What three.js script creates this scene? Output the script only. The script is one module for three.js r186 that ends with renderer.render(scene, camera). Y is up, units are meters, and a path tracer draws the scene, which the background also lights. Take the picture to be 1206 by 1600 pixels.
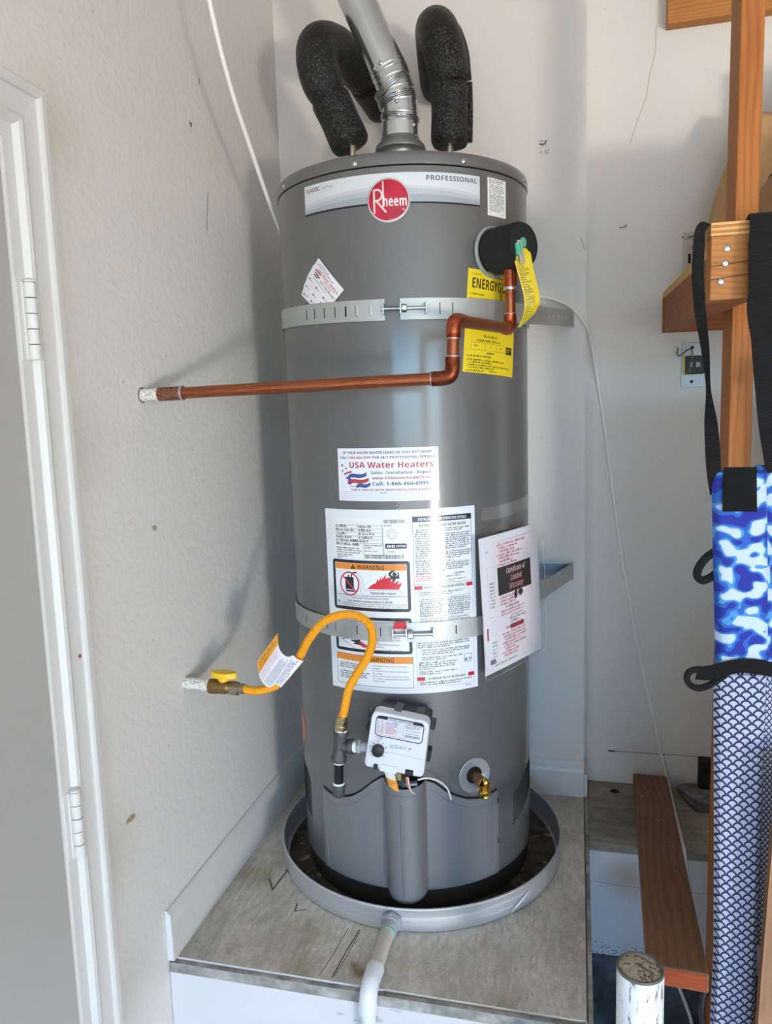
import * as THREE from 'three';
import { mergeGeometries } from 'three/addons/utils/BufferGeometryUtils.js';
import { RoundedBoxGeometry } from 'three/addons/geometries/RoundedBoxGeometry.js';
import { RectAreaLightUniformsLib } from 'three/addons/lights/RectAreaLightUniformsLib.js';
import { Sky } from 'three/addons/objects/Sky.js';
RectAreaLightUniformsLib.init();

// ---------------------------------------------------------------- camera, sky, sun, exposure
// Lengths below are measured from the top of the heater's platform; LIFT puts the garage floor at y = 0.
const LIFT = 0.6;
const scene = new THREE.Scene();
const camera = new THREE.PerspectiveCamera(67.34, 1206 / 1600, 0.02, 200);
camera.position.set(0.3575, 1.0027 + LIFT, 1.633);
camera.quaternion.setFromRotationMatrix(new THREE.Matrix4().makeBasis(
  new THREE.Vector3(0.9702, -0.0303, -0.2404), new THREE.Vector3(-0.0029, 0.9906, -0.1367), new THREE.Vector3(0.2423, 0.1333, 0.961)));
scene.add(camera);

const TO_SUN = new THREE.Vector3(0.35, 0.85, 0.62).normalize();
const sky = new Sky();
sky.scale.setScalar(1000);
const su = sky.material.uniforms;
su.turbidity.value = 9; su.rayleigh.value = 0.75; su.mieCoefficient.value = 0.004; su.mieDirectionalG.value = 0.8;
su.sunPosition.value.copy(TO_SUN);
scene.add(sky);
const sun = new THREE.DirectionalLight(new THREE.Color(1, 0.9, 0.74), 26);
sun.position.copy(TO_SUN).multiplyScalar(14).add(new THREE.Vector3(2, 0, 5));
sun.target.position.set(2, 0, 5);
sun.castShadow = true;
Object.assign(sun.shadow.camera, { left: -9, right: 9, top: 9, bottom: -9, near: 1, far: 40 });
sun.shadow.mapSize.set(2048, 2048);
scene.add(sun, sun.target);
// area light added in a garage opening, standing in for a low outdoor glare
const glow = new THREE.RectAreaLight(new THREE.Color(1, 0.93, 0.83), 135, 0.5, 0.45);
glow.position.set(3.55, 0.35, 5.1);
glow.lookAt(0.1, 1.4, 0);
scene.add(glow);

const renderer = new THREE.WebGLRenderer({ antialias: true });
renderer.toneMapping = THREE.LinearToneMapping;
renderer.toneMappingExposure = 1.27;
renderer.shadowMap.enabled = true;
renderer.shadowMap.type = THREE.PCFSoftShadowMap;

// ---------------------------------------------------------------- helpers
const PI = Math.PI, rad = (d) => (d * PI) / 180;
const V = (x, y, z) => new THREE.Vector3(x, y, z);
const A = (p) => (p.isVector3 ? p : new THREE.Vector3(...p));
let seed = 7;
const rnd = () => { seed = (seed * 1664525 + 1013904223) >>> 0; return seed / 4294967296; };
const rr = (a, b) => a + (b - a) * rnd();

// smooth value noise, periodic in the unit square
function makeNoise(n, s) {
  let q = s; const r = () => { q = (q * 1664525 + 1013904223) >>> 0; return q / 4294967296; };
  const g = new Float32Array(n * n).map(() => r());
  return (u, v) => {
    u = (u - Math.floor(u)) * n; v = (v - Math.floor(v)) * n;
    const i = Math.floor(u) % n, j = Math.floor(v) % n, a = u - Math.floor(u), b = v - Math.floor(v);
    const sa = a * a * (3 - 2 * a), sb = b * b * (3 - 2 * b), i1 = (i + 1) % n, j1 = (j + 1) % n;
    return (g[j * n + i] * (1 - sa) + g[j * n + i1] * sa) * (1 - sb) + (g[j1 * n + i] * (1 - sa) + g[j1 * n + i1] * sa) * sb;
  };
}
const N4 = makeNoise(4, 11), N8 = makeNoise(8, 23), N16 = makeNoise(16, 37), N32 = makeNoise(32, 41), N64 = makeNoise(64, 53), N128 = makeNoise(128, 67), N256 = makeNoise(256, 71);
function dataTex(w, h, f, srgb) {                       // f(u, v) gives [r, g, b] in 0..1
  const d = new Uint8Array(w * h * 4);
  for (let j = 0; j < h; j++) for (let i = 0; i < w; i++) {
    const c = f((i + 0.5) / w, (j + 0.5) / h), o = (j * w + i) * 4;
    for (let k = 0; k < 3; k++) d[o + k] = Math.max(0, Math.min(255, c[k] * 255));
    d[o + 3] = 255;
  }
  const t = new THREE.DataTexture(d, w, h);
  t.wrapS = t.wrapT = THREE.RepeatWrapping; t.magFilter = THREE.LinearFilter; t.minFilter = THREE.LinearMipmapLinearFilter; t.generateMipmaps = true;
  if (srgb) t.colorSpace = THREE.SRGBColorSpace;
  t.needsUpdate = true;
  return t;
}
const rep = (t, x, y) => { const c = t.clone(); c.repeat.set(x, y); c.needsUpdate = true; return c; };
function canvasTex(w, h, draw) {
  const c = document.createElement('canvas'); c.width = w; c.height = h;
  draw(c.getContext('2d'), w, h);
  const t = new THREE.CanvasTexture(c); t.colorSpace = THREE.SRGBColorSpace; t.anisotropy = 8;
  return t;
}
const std = (o) => new THREE.MeshStandardMaterial(o);
const phys = (o) => new THREE.MeshPhysicalMaterial(o);
const lin = (hex) => new THREE.Color(hex);

// things
const names = {}, allThings = [];
const numbered = (n) => { names[n] = (names[n] ?? -1) + 1; return names[n] ? n + '_' + String(names[n]).padStart(3, '0') : n; };
function thing(name, label, category, group) {
  const g = new THREE.Group(); g.name = numbered(name);
  g.userData = { label, category }; if (group) g.userData.group = group;
  scene.add(g); allThings.push(g); return g;
}
function struct(name) { const g = new THREE.Group(); g.name = numbered(name); g.userData = { kind: 'structure' }; scene.add(g); allThings.push(g); return g; }
function part(parent, name, geo, mat, label) {
  const m = new THREE.Mesh(Array.isArray(geo) ? merge(geo) : geo, mat); m.name = name;
  m.castShadow = m.receiveShadow = true; if (label) m.userData.label = label;
  parent.add(m); return m;
}
function settle() {                                     // every thing's origin goes to the middle of its base; then all is lifted off the garage floor
  for (const g of allThings) {
    const b = new THREE.Box3().setFromObject(g), c = b.getCenter(V(0, 0, 0)); c.y = b.min.y;
    for (const k of g.children) k.position.sub(c);
    g.position.copy(c); g.position.y += LIFT;
  }
}
function merge(list) {
  list = list.map((g) => { let q = g.index ? g.toNonIndexed() : g; for (const k of Object.keys(q.attributes)) if (!['position', 'normal', 'uv'].includes(k)) q.deleteAttribute(k); return q; });
  return list.length > 1 ? mergeGeometries(list) : list[0];
}
// uv in metres by the dominant direction of the face; along = grain axis (0 x, 1 y, 2 z)
function metreUV(g, along = 0, offset = 0) {
  g = g.index ? g.toNonIndexed() : g;
  const p = g.attributes.position, n = g.attributes.normal, uv = new Float32Array(p.count * 2);
  for (let i = 0; i < p.count; i++) {
    const c = [p.getX(i), p.getY(i), p.getZ(i)], m = [Math.abs(n.getX(i)), Math.abs(n.getY(i)), Math.abs(n.getZ(i))];
    const d = m.indexOf(Math.max(...m)), ax = [0, 1, 2].filter((k) => k !== d);
    let [a, b] = ax; if (b === along) [a, b] = [b, a];
    uv[2 * i] = c[a] + offset; uv[2 * i + 1] = c[b] + offset * 0.37 + d * 0.13;
  }
  g.setAttribute('uv', new THREE.BufferAttribute(uv, 2)); return g;
}
function box(x0, y0, z0, x1, y1, z1, r = 0, along = 0) {
  const w = x1 - x0, h = y1 - y0, d = z1 - z0;
  const g = r ? new RoundedBoxGeometry(w, h, d, 2, r) : new THREE.BoxGeometry(w, h, d);
  const q = metreUV(g, along, 0.311 * (x0 + y0) + 0.71 * z0); q.translate((x0 + x1) / 2, (y0 + y1) / 2, (z0 + z1) / 2); return q;
}
// board of width w and thickness t from a to b; wdir is the direction of the width
function board(a, b, w, t, wdir, r = 0.0015) {
  a = A(a); b = A(b); const d = b.clone().sub(a), L = d.length(); d.normalize();
  const x = A(wdir).clone().sub(d.clone().multiplyScalar(d.dot(A(wdir)))).normalize(), y = V(0, 0, 0).crossVectors(d, x);
  const g = metreUV(new RoundedBoxGeometry(L, w, t, 2, r), 0, a.x * 3.1 + a.y);
  g.applyMatrix4(new THREE.Matrix4().makeBasis(d, x, y).setPosition(a.clone().add(b).multiplyScalar(0.5))); return g;
}
function frameOf(dir) { const z = A(dir).clone().normalize(), up = Math.abs(z.y) > 0.95 ? V(1, 0, 0) : V(0, 1, 0), x = V(0, 0, 0).crossVectors(up, z).normalize(), y = V(0, 0, 0).crossVectors(z, x); return { x, y, z }; }
// lathe whose axis starts at a and points along dir; profile = [[radius, distance], ...]
function turned(a, dir, profile, seg = 32) {
  const g = new THREE.LatheGeometry(profile.map(([r, h]) => new THREE.Vector2(Math.max(r, 0), h)), seg), f = frameOf(dir);
  g.applyMatrix4(new THREE.Matrix4().makeBasis(f.x, f.z, f.y.clone().negate()).setPosition(A(a))); return g;
}
const rod = (a, b, r, seg = 20, c = 0.0006) => { a = A(a); b = A(b); const d = b.clone().sub(a), L = d.length(); return turned(a, d, [[0, 0], [r - c, 0], [r, c], [r, L - c], [r - c, L], [0, L]], seg); };
function hexNut(a, b, r) { a = A(a); b = A(b); const d = b.clone().sub(a), L = d.length(), c = 0.0012; const g = turned(a, d, [[0, 0], [r - c, 0], [r, c], [r, L - c], [r - c, L], [0, L]], 6).toNonIndexed(); g.computeVertexNormals(); return g; }
// tube along points; rad can be a number or a function of (t, length so far)
function sweep(points, radius, seg = 60, around = 14, closeEnds = true, tension = 0.5, squash = 1) {
  const curve = new THREE.CatmullRomCurve3(points.map(A), false, 'catmullrom', tension), L = curve.getLength(), fr = curve.computeFrenetFrames(seg, false);
  const pos = [], nor = [], uv = [], idx = [];
  for (let i = 0; i <= seg; i++) {
    const t = i / seg, P = curve.getPointAt(t), r = typeof radius === 'function' ? radius(t, t * L) : radius;
    for (let j = 0; j <= around; j++) {
      const a = (j / around) * 2 * PI, n = fr.normals[i].clone().multiplyScalar(Math.cos(a)).addScaledVector(fr.binormals[i], Math.sin(a) * squash);
      const q = P.clone().addScaledVector(n, r); pos.push(q.x, q.y, q.z); nor.push(n.x, n.y, n.z); uv.push(t * L, (j / around) * 2 * PI * r);
    }
  }
  for (let i = 0; i < seg; i++) for (let j = 0; j < around; j++) { const a = i * (around + 1) + j, b = a + around + 1; idx.push(a, a + 1, b, b, a + 1, b + 1); }
  if (closeEnds) for (const i of [0, seg]) {
    const c = pos.length / 3, P = curve.getPointAt(i / seg), T = fr.tangents[i].clone().multiplyScalar(i ? 1 : -1);
    pos.push(P.x, P.y, P.z); nor.push(T.x, T.y, T.z); uv.push(0, 0);
    const s = pos.length / 3;
    for (let j = 0; j <= around; j++) { const k = i * (around + 1) + j; pos.push(pos[3 * k], pos[3 * k + 1], pos[3 * k + 2]); nor.push(T.x, T.y, T.z); uv.push(0.01 * Math.cos(j), 0.01 * Math.sin(j)); }
    for (let j = 0; j < around; j++) i ? idx.push(c, s + j, s + j + 1) : idx.push(c, s + j + 1, s + j);
  }
  const g = new THREE.BufferGeometry();
  g.setAttribute('position', new THREE.Float32BufferAttribute(pos, 3)); g.setAttribute('normal', new THREE.Float32BufferAttribute(nor, 3)); g.setAttribute('uv', new THREE.Float32BufferAttribute(uv, 2)); g.setIndex(idx);
  if (typeof radius === 'function') g.computeVertexNormals();
  return g;
}
// a grid surface from f(u, v) -> Vector3, with both faces thickness apart
function sheet(f, nu, nv, thick = 0) {
  const make = (off, flip) => {
    const pos = [], uv = [], idx = [];
    for (let j = 0; j <= nv; j++) for (let i = 0; i <= nu; i++) { const u = i / nu, v = j / nv, p = f(u, v, off); pos.push(p.x, p.y, p.z); uv.push(u, v); }
    for (let j = 0; j < nv; j++) for (let i = 0; i < nu; i++) { const a = j * (nu + 1) + i, b = a + nu + 1; flip ? idx.push(a, b, a + 1, b, b + 1, a + 1) : idx.push(a, a + 1, b, b, a + 1, b + 1); }
    const g = new THREE.BufferGeometry(); g.setAttribute('position', new THREE.Float32BufferAttribute(pos, 3)); g.setAttribute('uv', new THREE.Float32BufferAttribute(uv, 2)); g.setIndex(idx); g.computeVertexNormals(); return g;
  };
  return thick ? merge([make(thick, false), make(0, true)]) : make(0, false);
}
// label on a cylinder round the heater's axis: middle at arc position s and height y, turned by rot
function cylPatch(R, s, y, w, h, rot = 0, nu = 32, nv = 8, shape) {
  const c = Math.cos(rot), q = Math.sin(rot);
  return sheet((u, v) => { const a = (u - 0.5) * w, b = (v - 0.5) * h, S = s + a * c - b * q, Y = y + a * q + b * c, t = S / R; return V(R * Math.sin(t), Y, R * Math.cos(t)); }, nu, nv);
}
// closed curved band between two radii, heights given by functions of the angle (degrees)
function arcBand(R0, R1, lo, hi, d0, d1, n = 48) {
  const L = typeof lo === 'function' ? lo : () => lo, H = typeof hi === 'function' ? hi : () => hi;
  const ring = [(a) => [R1, L(a)], (a) => [R1, H(a)], (a) => [R0, H(a)], (a) => [R0, L(a)]], pos = [], uv = [], idx = [];
  for (let e = 0; e < 4; e++) {
    const base = pos.length / 3;
    for (let i = 0; i <= n; i++) for (const f of [ring[e], ring[(e + 1) % 4]]) { const d = d0 + ((d1 - d0) * i) / n, [R, y] = f(d), t = rad(d); pos.push(R * Math.sin(t), y, R * Math.cos(t)); uv.push(R1 * t, y); }
    for (let i = 0; i < n; i++) { const a = base + 2 * i; idx.push(a, a + 2, a + 1, a + 1, a + 2, a + 3); }
  }
  for (const d of [d0, d1]) { const b = pos.length / 3; for (const f of ring) { const [R, y] = f(d), t = rad(d); pos.push(R * Math.sin(t), y, R * Math.cos(t)); uv.push(R, y); } d === d0 ? idx.push(b, b + 1, b + 2, b, b + 2, b + 3) : idx.push(b, b + 2, b + 1, b, b + 3, b + 2); }
  const g = new THREE.BufferGeometry(); g.setAttribute('position', new THREE.Float32BufferAttribute(pos, 3)); g.setAttribute('uv', new THREE.Float32BufferAttribute(uv, 2)); g.setIndex(idx);
  const q = g.toNonIndexed(); q.computeVertexNormals();
  // smooth the two curved faces
  const p = q.attributes.position, nn = q.attributes.normal;
  for (let i = 0; i < p.count; i++) { if (Math.abs(nn.getY(i)) < 0.5) { const x = p.getX(i), z = p.getZ(i), r = Math.hypot(x, z), s = Math.sign(nn.getX(i) * x + nn.getZ(i) * z); if (Math.abs(nn.getX(i) * x + nn.getZ(i) * z) / r > 0.6) nn.setXYZ(i, (s * x) / r, 0, (s * z) / r); } }
  return q;
}
const onTank = (d, y, R = 0.255) => V(R * Math.sin(rad(d)), y, R * Math.cos(rad(d)));
const radial = (d) => V(Math.sin(rad(d)), 0, Math.cos(rad(d)));
const tangent = (d) => V(Math.cos(rad(d)), 0, -Math.sin(rad(d)));
function place(g, at, n, roll = 0) {                    // puts a shape drawn in the xy plane (facing +z) at a point, facing n
  const f = frameOf(n); g.rotateZ(roll); g.applyMatrix4(new THREE.Matrix4().makeBasis(f.x, f.y, f.z).setPosition(A(at))); return g;
}
function screwHead(at, n, r = 0.0042) { return turned(at, n, [[0, 0.0028], [r * 0.55, 0.0026], [r, 0.001], [r * 1.25, 0.0007], [r * 1.3, 0]], 14); }

// ---------------------------------------------------------------- print helpers
function words(c, x, y, w, lh, lines, color = '#333', weight = 0.5) {   // print too small to read: rows of word-length strokes
  c.fillStyle = color;
  for (let l = 0; l < lines; l++) {
    let a = x; const end = x + w * (l === lines - 1 ? rr(0.35, 0.8) : rr(0.86, 1));
    while (a < end) { const n = 1 + Math.floor(rnd() * 8), cw = lh * 0.36; for (let k = 0; k < n && a < end; k++) { const hh = lh * rr(0.34, weight + 0.12); c.fillRect(a, y + l * lh + lh * 0.7 - hh, cw * rr(0.45, 0.8), hh); a += cw; } a += cw * 0.8; }
  }
}
function text(c, s, x, y, px, o = {}) {
  c.fillStyle = o.color ?? '#111'; c.font = (o.style ?? 'bold') + ' ' + px + 'px ' + (o.font ?? 'sans-serif'); c.textAlign = o.align ?? 'left'; c.textBaseline = 'middle';
  c.save(); c.translate(x, y); if (o.w) { const m = c.measureText(s).width; c.scale(o.w / m, 1); } c.fillText(s, 0, 0); c.restore();
}
function rrect(c, x, y, w, h, r) { c.beginPath(); c.moveTo(x + r, y); c.arcTo(x + w, y, x + w, y + h, r); c.arcTo(x + w, y + h, x, y + h, r); c.arcTo(x, y + h, x, y, r); c.arcTo(x, y, x + w, y, r); c.closePath(); }
function poly(c, pts, color) { c.fillStyle = color; c.beginPath(); pts.forEach(([x, y], i) => (i ? c.lineTo(x, y) : c.moveTo(x, y))); c.closePath(); c.fill(); }
function barcode(c, x, y, w, h) { c.fillStyle = '#333'; let a = x; while (a < x + w) { const b = rr(1, 5); c.fillRect(a, y, Math.min(b, x + w - a), h); a += b + rr(2, 5); } }

// ---------------------------------------------------------------- materials
const peel = dataTex(512, 512, (u, v) => { const h = 0.55 * N64(u, v) + 0.3 * N128(u, v) + 0.25 * N32(u, v); const q = Math.min(1, Math.max(0, (h - 0.35) * 1.8)); return [q, q, q]; });
const wallLeftTex = canvasTex(1024, 2048, (c, w, h) => {          // z -0.4..1.0 along u, y -0.6..2.2 along v
  const X = (z) => (1 - (z + 0.4) / 1.4) * w, Y = (y) => (1 - (y + 0.6) / 2.8) * h;
  c.fillStyle = '#dcd8d0'; c.fillRect(0, 0, w, h);
  c.strokeStyle = 'rgba(60,55,50,.75)'; c.lineCap = 'round';
  const line = (a, b, lw) => { c.lineWidth = lw; c.beginPath(); c.moveTo(X(a[0]), Y(a[1])); c.lineTo(X(b[0]), Y(b[1])); c.stroke(); };
  line([0.121, 1.452], [0.137, 1.373], 1.6); line([0.1294, 1.666], [0.133, 1.655], 1.5); line([0.183, 1.567], [0.179, 1.561], 3); line([0.176, 1.567], [0.179, 1.561], 3);
  c.fillStyle = 'rgba(140,105,70,.55)'; for (const [z, y, r] of [[0.4125, 0.8032, 5], [0.418, 0.805, 3], [0.552, 0.3262, 6], [0.545, 0.325, 4], [0.562, 0.326, 4]]) { c.beginPath(); c.ellipse(X(z), Y(y), r, r * 0.8, 0, 0, 7); c.fill(); }
  for (let k = 0; k < 90; k++) { c.fillStyle = 'rgba(70,65,60,' + rr(0.15, 0.5) + ')'; c.fillRect(rnd() * w, rnd() * h, rr(1, 3), rr(1, 2.5)); }
  for (let k = 0; k < 5; k++) { const y0 = [1.42, 0.96, 0.3, 0.05, -0.2][k]; const g = c.createRadialGradient(X(0.6), Y(y0), 2, X(0.6), Y(y0), 70); g.addColorStop(0, 'rgba(130,115,85,.12)'); g.addColorStop(1, 'rgba(130,115,85,0)'); c.fillStyle = g; c.fillRect(0, 0, w, h); }
});
const M = {};
M.wallLeft = std({ map: wallLeftTex, roughness: 0.62, bumpMap: peel, bumpScale: 0.0006 });
M.wallPlain = std({ color: lin('#dcd8d0'), roughness: 0.7 });
const smoothWall = dataTex(512, 512, (u, v) => { const q = 0.5 * N8(u, v) + 0.3 * N32(u, v) + 0.2 * N128(u, v); return [q, q, q]; });
const alcoveTex = canvasTex(768, 2048, (c, w, h) => {             // x -0.378..0.3745, y 0..2.2
  const X = (x) => ((x + 0.378) / 0.7525) * w, Y = (y) => (1 - y / 2.2) * h;
  c.fillStyle = '#dfdbd3'; c.fillRect(0, 0, w, h);
  c.strokeStyle = 'rgba(55,48,40,.8)'; c.lineWidth = 3; c.beginPath(); c.arc(X(0.274), Y(1.611), 9, 0.1, 2.4); c.stroke();
  for (let k = 0; k < 26; k++) { c.fillStyle = 'rgba(60,52,45,' + rr(0.2, 0.7) + ')'; c.fillRect(X(0.274) + rr(-12, 16), Y(1.605) + rr(-8, 22), rr(1, 3), rr(1, 4)); }
  for (let k = 0; k < 70; k++) { c.fillStyle = 'rgba(70,65,60,' + rr(0.15, 0.45) + ')'; c.fillRect(rnd() * w, rnd() * h, rr(1, 2.5), rr(1, 2)); }
  c.strokeStyle = 'rgba(80,70,60,.5)'; c.lineWidth = 1.4; c.beginPath(); c.moveTo(X(0.362), Y(1.385)); c.lineTo(X(0.371), Y(1.357)); c.stroke();
});
M.alcove = std({ map: alcoveTex, roughness: 0.6, bumpMap: rep(smoothWall, 2, 5), bumpScale: 0.0006 });
const backTex = canvasTex(1024, 2048, (c, w, h) => {              // x 0.37..1.37, y 0..2.2
  const X = (x) => (x - 0.37) * w, Y = (y) => (1 - y / 2.2) * h;
  c.fillStyle = '#dfdbd3'; c.fillRect(0, 0, w, h);
  c.strokeStyle = 'rgba(150,140,125,.55)'; c.lineWidth = 2; c.beginPath();
  [[0.5296, 1.8614], [0.529, 1.8062], [0.5157, 1.752], [0.5106, 1.7104], [0.4898, 1.6561], [0.4745, 1.6075]].forEach(([x, y], i) => (i ? c.lineTo(X(x), Y(y)) : c.moveTo(X(x), Y(y)))); c.stroke();
  for (let k = 0; k < 120; k++) { c.fillStyle = 'rgba(70,65,60,' + rr(0.15, 0.5) + ')'; c.fillRect(rnd() * w, rnd() * h, rr(1, 3), rr(1, 2.4)); }
  c.fillStyle = 'rgba(70,60,50,.6)'; c.fillRect(X(0.452), Y(1.42), 18, 3); c.fillRect(X(0.463), Y(1.424), 8, 3);
  c.strokeStyle = 'rgba(120,115,108,.8)'; c.lineWidth = 2; c.beginPath(); c.moveTo(X(0.437), Y(0.0864)); c.lineTo(X(0.66), Y(0.089)); c.stroke();
  c.fillStyle = 'rgba(60,52,45,.8)'; c.fillRect(X(0.437), Y(0.0885), 18, 4);
  const g = c.createLinearGradient(0, Y(0.05), 0, Y(0)); g.addColorStop(0, 'rgba(110,90,70,0)'); g.addColorStop(1, 'rgba(110,85,65,.3)'); c.fillStyle = g; c.fillRect(X(0.56), Y(0.05), 70, Y(0) - Y(0.05));
});
M.back = std({ map: backTex, roughness: 0.65, bumpMap: rep(smoothWall, 3, 5), bumpScale: 0.0006 });
M.trim = std({ color: lin('#d6d4ce'), roughness: 0.38 });
M.doorPaintShaded = std({ color: lin('#b0ada6'), roughness: 0.36 });  // door grey, darkened in part for a shadow that nothing here casts
M.ceiling = std({ color: lin('#d8d5cf'), roughness: 0.8 });
M.concrete = std({ map: dataTex(512, 512, (u, v) => { const q = 0.62 + 0.22 * (N8(u, v) - 0.5) + 0.16 * (N64(u, v) - 0.5) + 0.08 * (N256(u, v) - 0.5); return [q, q * 0.985, q * 0.955]; }, true), roughness: 0.85 });
M.garageFloor = std({ map: dataTex(512, 512, (u, v) => { const q = 0.6 + 0.2 * (N8(u, v) - 0.5) + 0.14 * (N64(u, v) - 0.5) + 0.06 * (N256(u, v) - 0.5); return [q * 0.99, q, q * 1.01]; }, true), roughness: 0.75 });
M.stem = std({ map: dataTex(512, 256, (u, v) => { const q = 0.3 + 0.16 * (N8(u, v) - 0.5) + 0.14 * (N32(u, v) - 0.5) + 0.08 * (N128(u, v) - 0.5); return [q * 0.96, q, q * 1.06]; }, true), roughness: 0.9 });

// platform sheet: grey-beige paint over plywood, stained and scratched; x -0.367..0.374, z -0.29..0.459
const plyTex = canvasTex(1536, 1536, (c, w, h) => {
  const X = (x) => ((x + 0.367) / 0.741) * w, Y = (z) => ((z + 0.29) / 0.749) * h;
  const im = c.createImageData(w, h);
  for (let j = 0; j < h; j++) for (let i = 0; i < w; i++) {
    const u = i / w, v = j / h, o = (j * w + i) * 4;
    let q = 206 + 34 * (N4(u, v * 0.7) - 0.5) + 26 * (N16(u * 1.3, v * 0.5) - 0.5) + 26 * (N64(u * 2, v * 0.6) - 0.5) + 22 * (N256(u, v) - 0.5);
    const st = Math.max(0, N8(u + 0.31, v + 0.1) + 0.3 * N32(u, v) - 0.72) * 1.6, sp = N256(u * 1.7 + 0.2, v * 1.7) > 0.93 ? 26 : 0;
    im.data[o] = q - 28 * st - sp; im.data[o + 1] = q - 5 - 36 * st - sp; im.data[o + 2] = q - 18 - 52 * st - sp; im.data[o + 3] = 255;
  }
  c.putImageData(im, 0, 0);
  c.lineCap = 'round';
  const L = (pts, lw, col) => { c.strokeStyle = col; c.lineWidth = lw; c.beginPath(); pts.forEach(([x, z], i) => (i ? c.lineTo(X(x), Y(z)) : c.moveTo(X(x), Y(z)))); c.stroke(); };
  const dark = 'rgba(62,56,48,.85)';
  L([[-0.075, 0.318], [-0.082, 0.4], [-0.09, 0.452]], 3, dark); L([[-0.052, 0.32], [-0.06, 0.38], [-0.066, 0.452]], 5, dark); L([[-0.05, 0.325], [-0.055, 0.39], [-0.063, 0.45]], 2.5, dark); L([[0.0, 0.355], [-0.01, 0.41], [-0.02, 0.44]], 2, 'rgba(70,64,56,.6)');
  const pen = 'rgba(70,72,74,.8)';                      // brush marks beside the pan
  L([[-0.29, 0.2], [-0.268, 0.235]], 9, pen); L([[-0.268, 0.235], [-0.262, 0.165]], 9, pen); L([[-0.262, 0.165], [-0.228, 0.2]], 6, pen); L([[-0.268, 0.163], [-0.25, 0.163]], 6, pen);
  L([[-0.2, 0.268], [-0.196, 0.292], [-0.176, 0.282]], 6, pen); L([[-0.196, 0.292], [-0.2, 0.268]], 5, pen);
  for (let k = 0; k < 46; k++) { const x = rr(0.2, 0.37), z = rr(0.02, 0.45), a = rr(-0.6, 0.6); L([[x, z], [x + 0.012 * Math.sin(a), z + rr(0.004, 0.02)]], rr(1, 3), 'rgba(70,64,56,' + rr(0.25, 0.6) + ')'); }
  for (let k = 0; k < 260; k++) { const x = rr(-0.36, 0.37), z = rr(-0.28, 0.455), s = rr(1, 4); c.fillStyle = 'rgba(80,72,60,' + rr(0.2, 0.6) + ')'; c.fillRect(X(x), Y(z), s, s * rr(0.5, 1.5)); }
  for (let k = 0; k < 70; k++) { const q = rr(0, 2 * PI), s = rr(0.6, 1.1), x = -0.012 + 0.03 * s * Math.cos(q), z = 0.408 + 0.03 * s * Math.abs(Math.sin(q)), r = rr(10, 34), g = c.createRadialGradient(X(x), Y(z), 1, X(x), Y(z), r); g.addColorStop(0, 'rgba(104,80,50,.11)'); g.addColorStop(1, 'rgba(104,80,50,0)'); c.fillStyle = g; c.fillRect(X(x) - r, Y(z) - r, 2 * r, 2 * r); }
  for (let k = 0; k < 110; k++) { const x = rr(-0.34, -0.12), z = rr(0.3, 0.455), r = rr(8, 44), g = c.createRadialGradient(X(x), Y(z), 1, X(x), Y(z), r); g.addColorStop(0, 'rgba(108,86,54,.07)'); g.addColorStop(1, 'rgba(108,86,54,0)'); c.fillStyle = g; c.fillRect(X(x) - r, Y(z) - r, 2 * r, 2 * r); }
  for (let k = 0; k < 16; k++) { c.fillStyle = '#e6e4de'; c.fillRect(X(rr(-0.34, 0.36)), Y(rr(0.1, 0.45)), rr(2, 6), rr(2, 5)); }
});
M.ply = std({ map: plyTex, roughness: 0.7, bumpMap: rep(dataTex(256, 256, (u, v) => { const q = 0.6 * N16(u * 2, v * 0.4) + 0.4 * N128(u, v * 0.3); return [q, q, q]; }), 2, 2), bumpScale: 0.0008 });
M.ledgePaint = std({ map: dataTex(512, 256, (u, v) => { const q = 0.58 + 0.14 * (N8(u, v) - 0.5) + 0.14 * (N64(u * 0.4, v * 2) - 0.5) + 0.1 * (N256(u, v) - 0.5), s = Math.max(0, N16(u, v) - 0.7); return [q - 0.2 * s, q * 0.97 - 0.25 * s, q * 0.87 - 0.3 * s]; }, true), roughness: 0.75 });
M.stripGrey = std({ map: dataTex(256, 256, (u, v) => { const q = 0.6 + 0.2 * (N32(u, v) - 0.5) + 0.16 * (N128(u, v) - 0.5); return [q, q * 0.985, q * 0.94]; }, true), roughness: 0.75 });
M.whitePanel = std({ map: dataTex(512, 512, (u, v) => { const q = 0.84 + 0.04 * (N8(u, v) - 0.5), s = N64(u * 0.6, v * 2) > 0.86 && N8(u + 0.4, v) > 0.55 ? 0.12 : 0; return [q - s, q - s, q - s]; }, true), roughness: 0.5 });
M.gapDark = std({ color: lin('#15120f'), roughness: 1 });

// woods: grain runs along u; uv in metres
function woodTex(base, dark, contrast, s) {
  return dataTex(1024, 512, (u, v) => {
    const wob = 0.06 * N4(u, v + s) + 0.03 * N8(u + s, v), ring = Math.abs(((v + wob) * 22) % 1 - 0.5) * 2, fine = N256(u * 0.12 + s, v) * 0.6 + N128(u * 0.2, v + s) * 0.4, t = Math.min(1, Math.max(0, contrast * (0.55 * ring ** 2 + 0.6 * fine - 0.2) + 0.3 * (N8(u, v + 0.3) - 0.5)));
    return [0, 1, 2].map((k) => base[k] + (dark[k] - base[k]) * t);
  }, true);
}
const fir = woodTex([0.72, 0.44, 0.17], [0.53, 0.275, 0.075], 0.8, 0.13), oldFir = woodTex([0.5, 0.35, 0.25], [0.36, 0.23, 0.155], 0.9, 0.57), pale = woodTex([0.84, 0.62, 0.36], [0.66, 0.43, 0.21], 0.8, 0.29);
M.fir = std({ map: rep(fir, 1, 4), roughness: 0.6 });
M.firEnd = std({ map: rep(pale, 2.2, 6), color: lin('#e2cdb4'), roughness: 0.65 });
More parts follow.
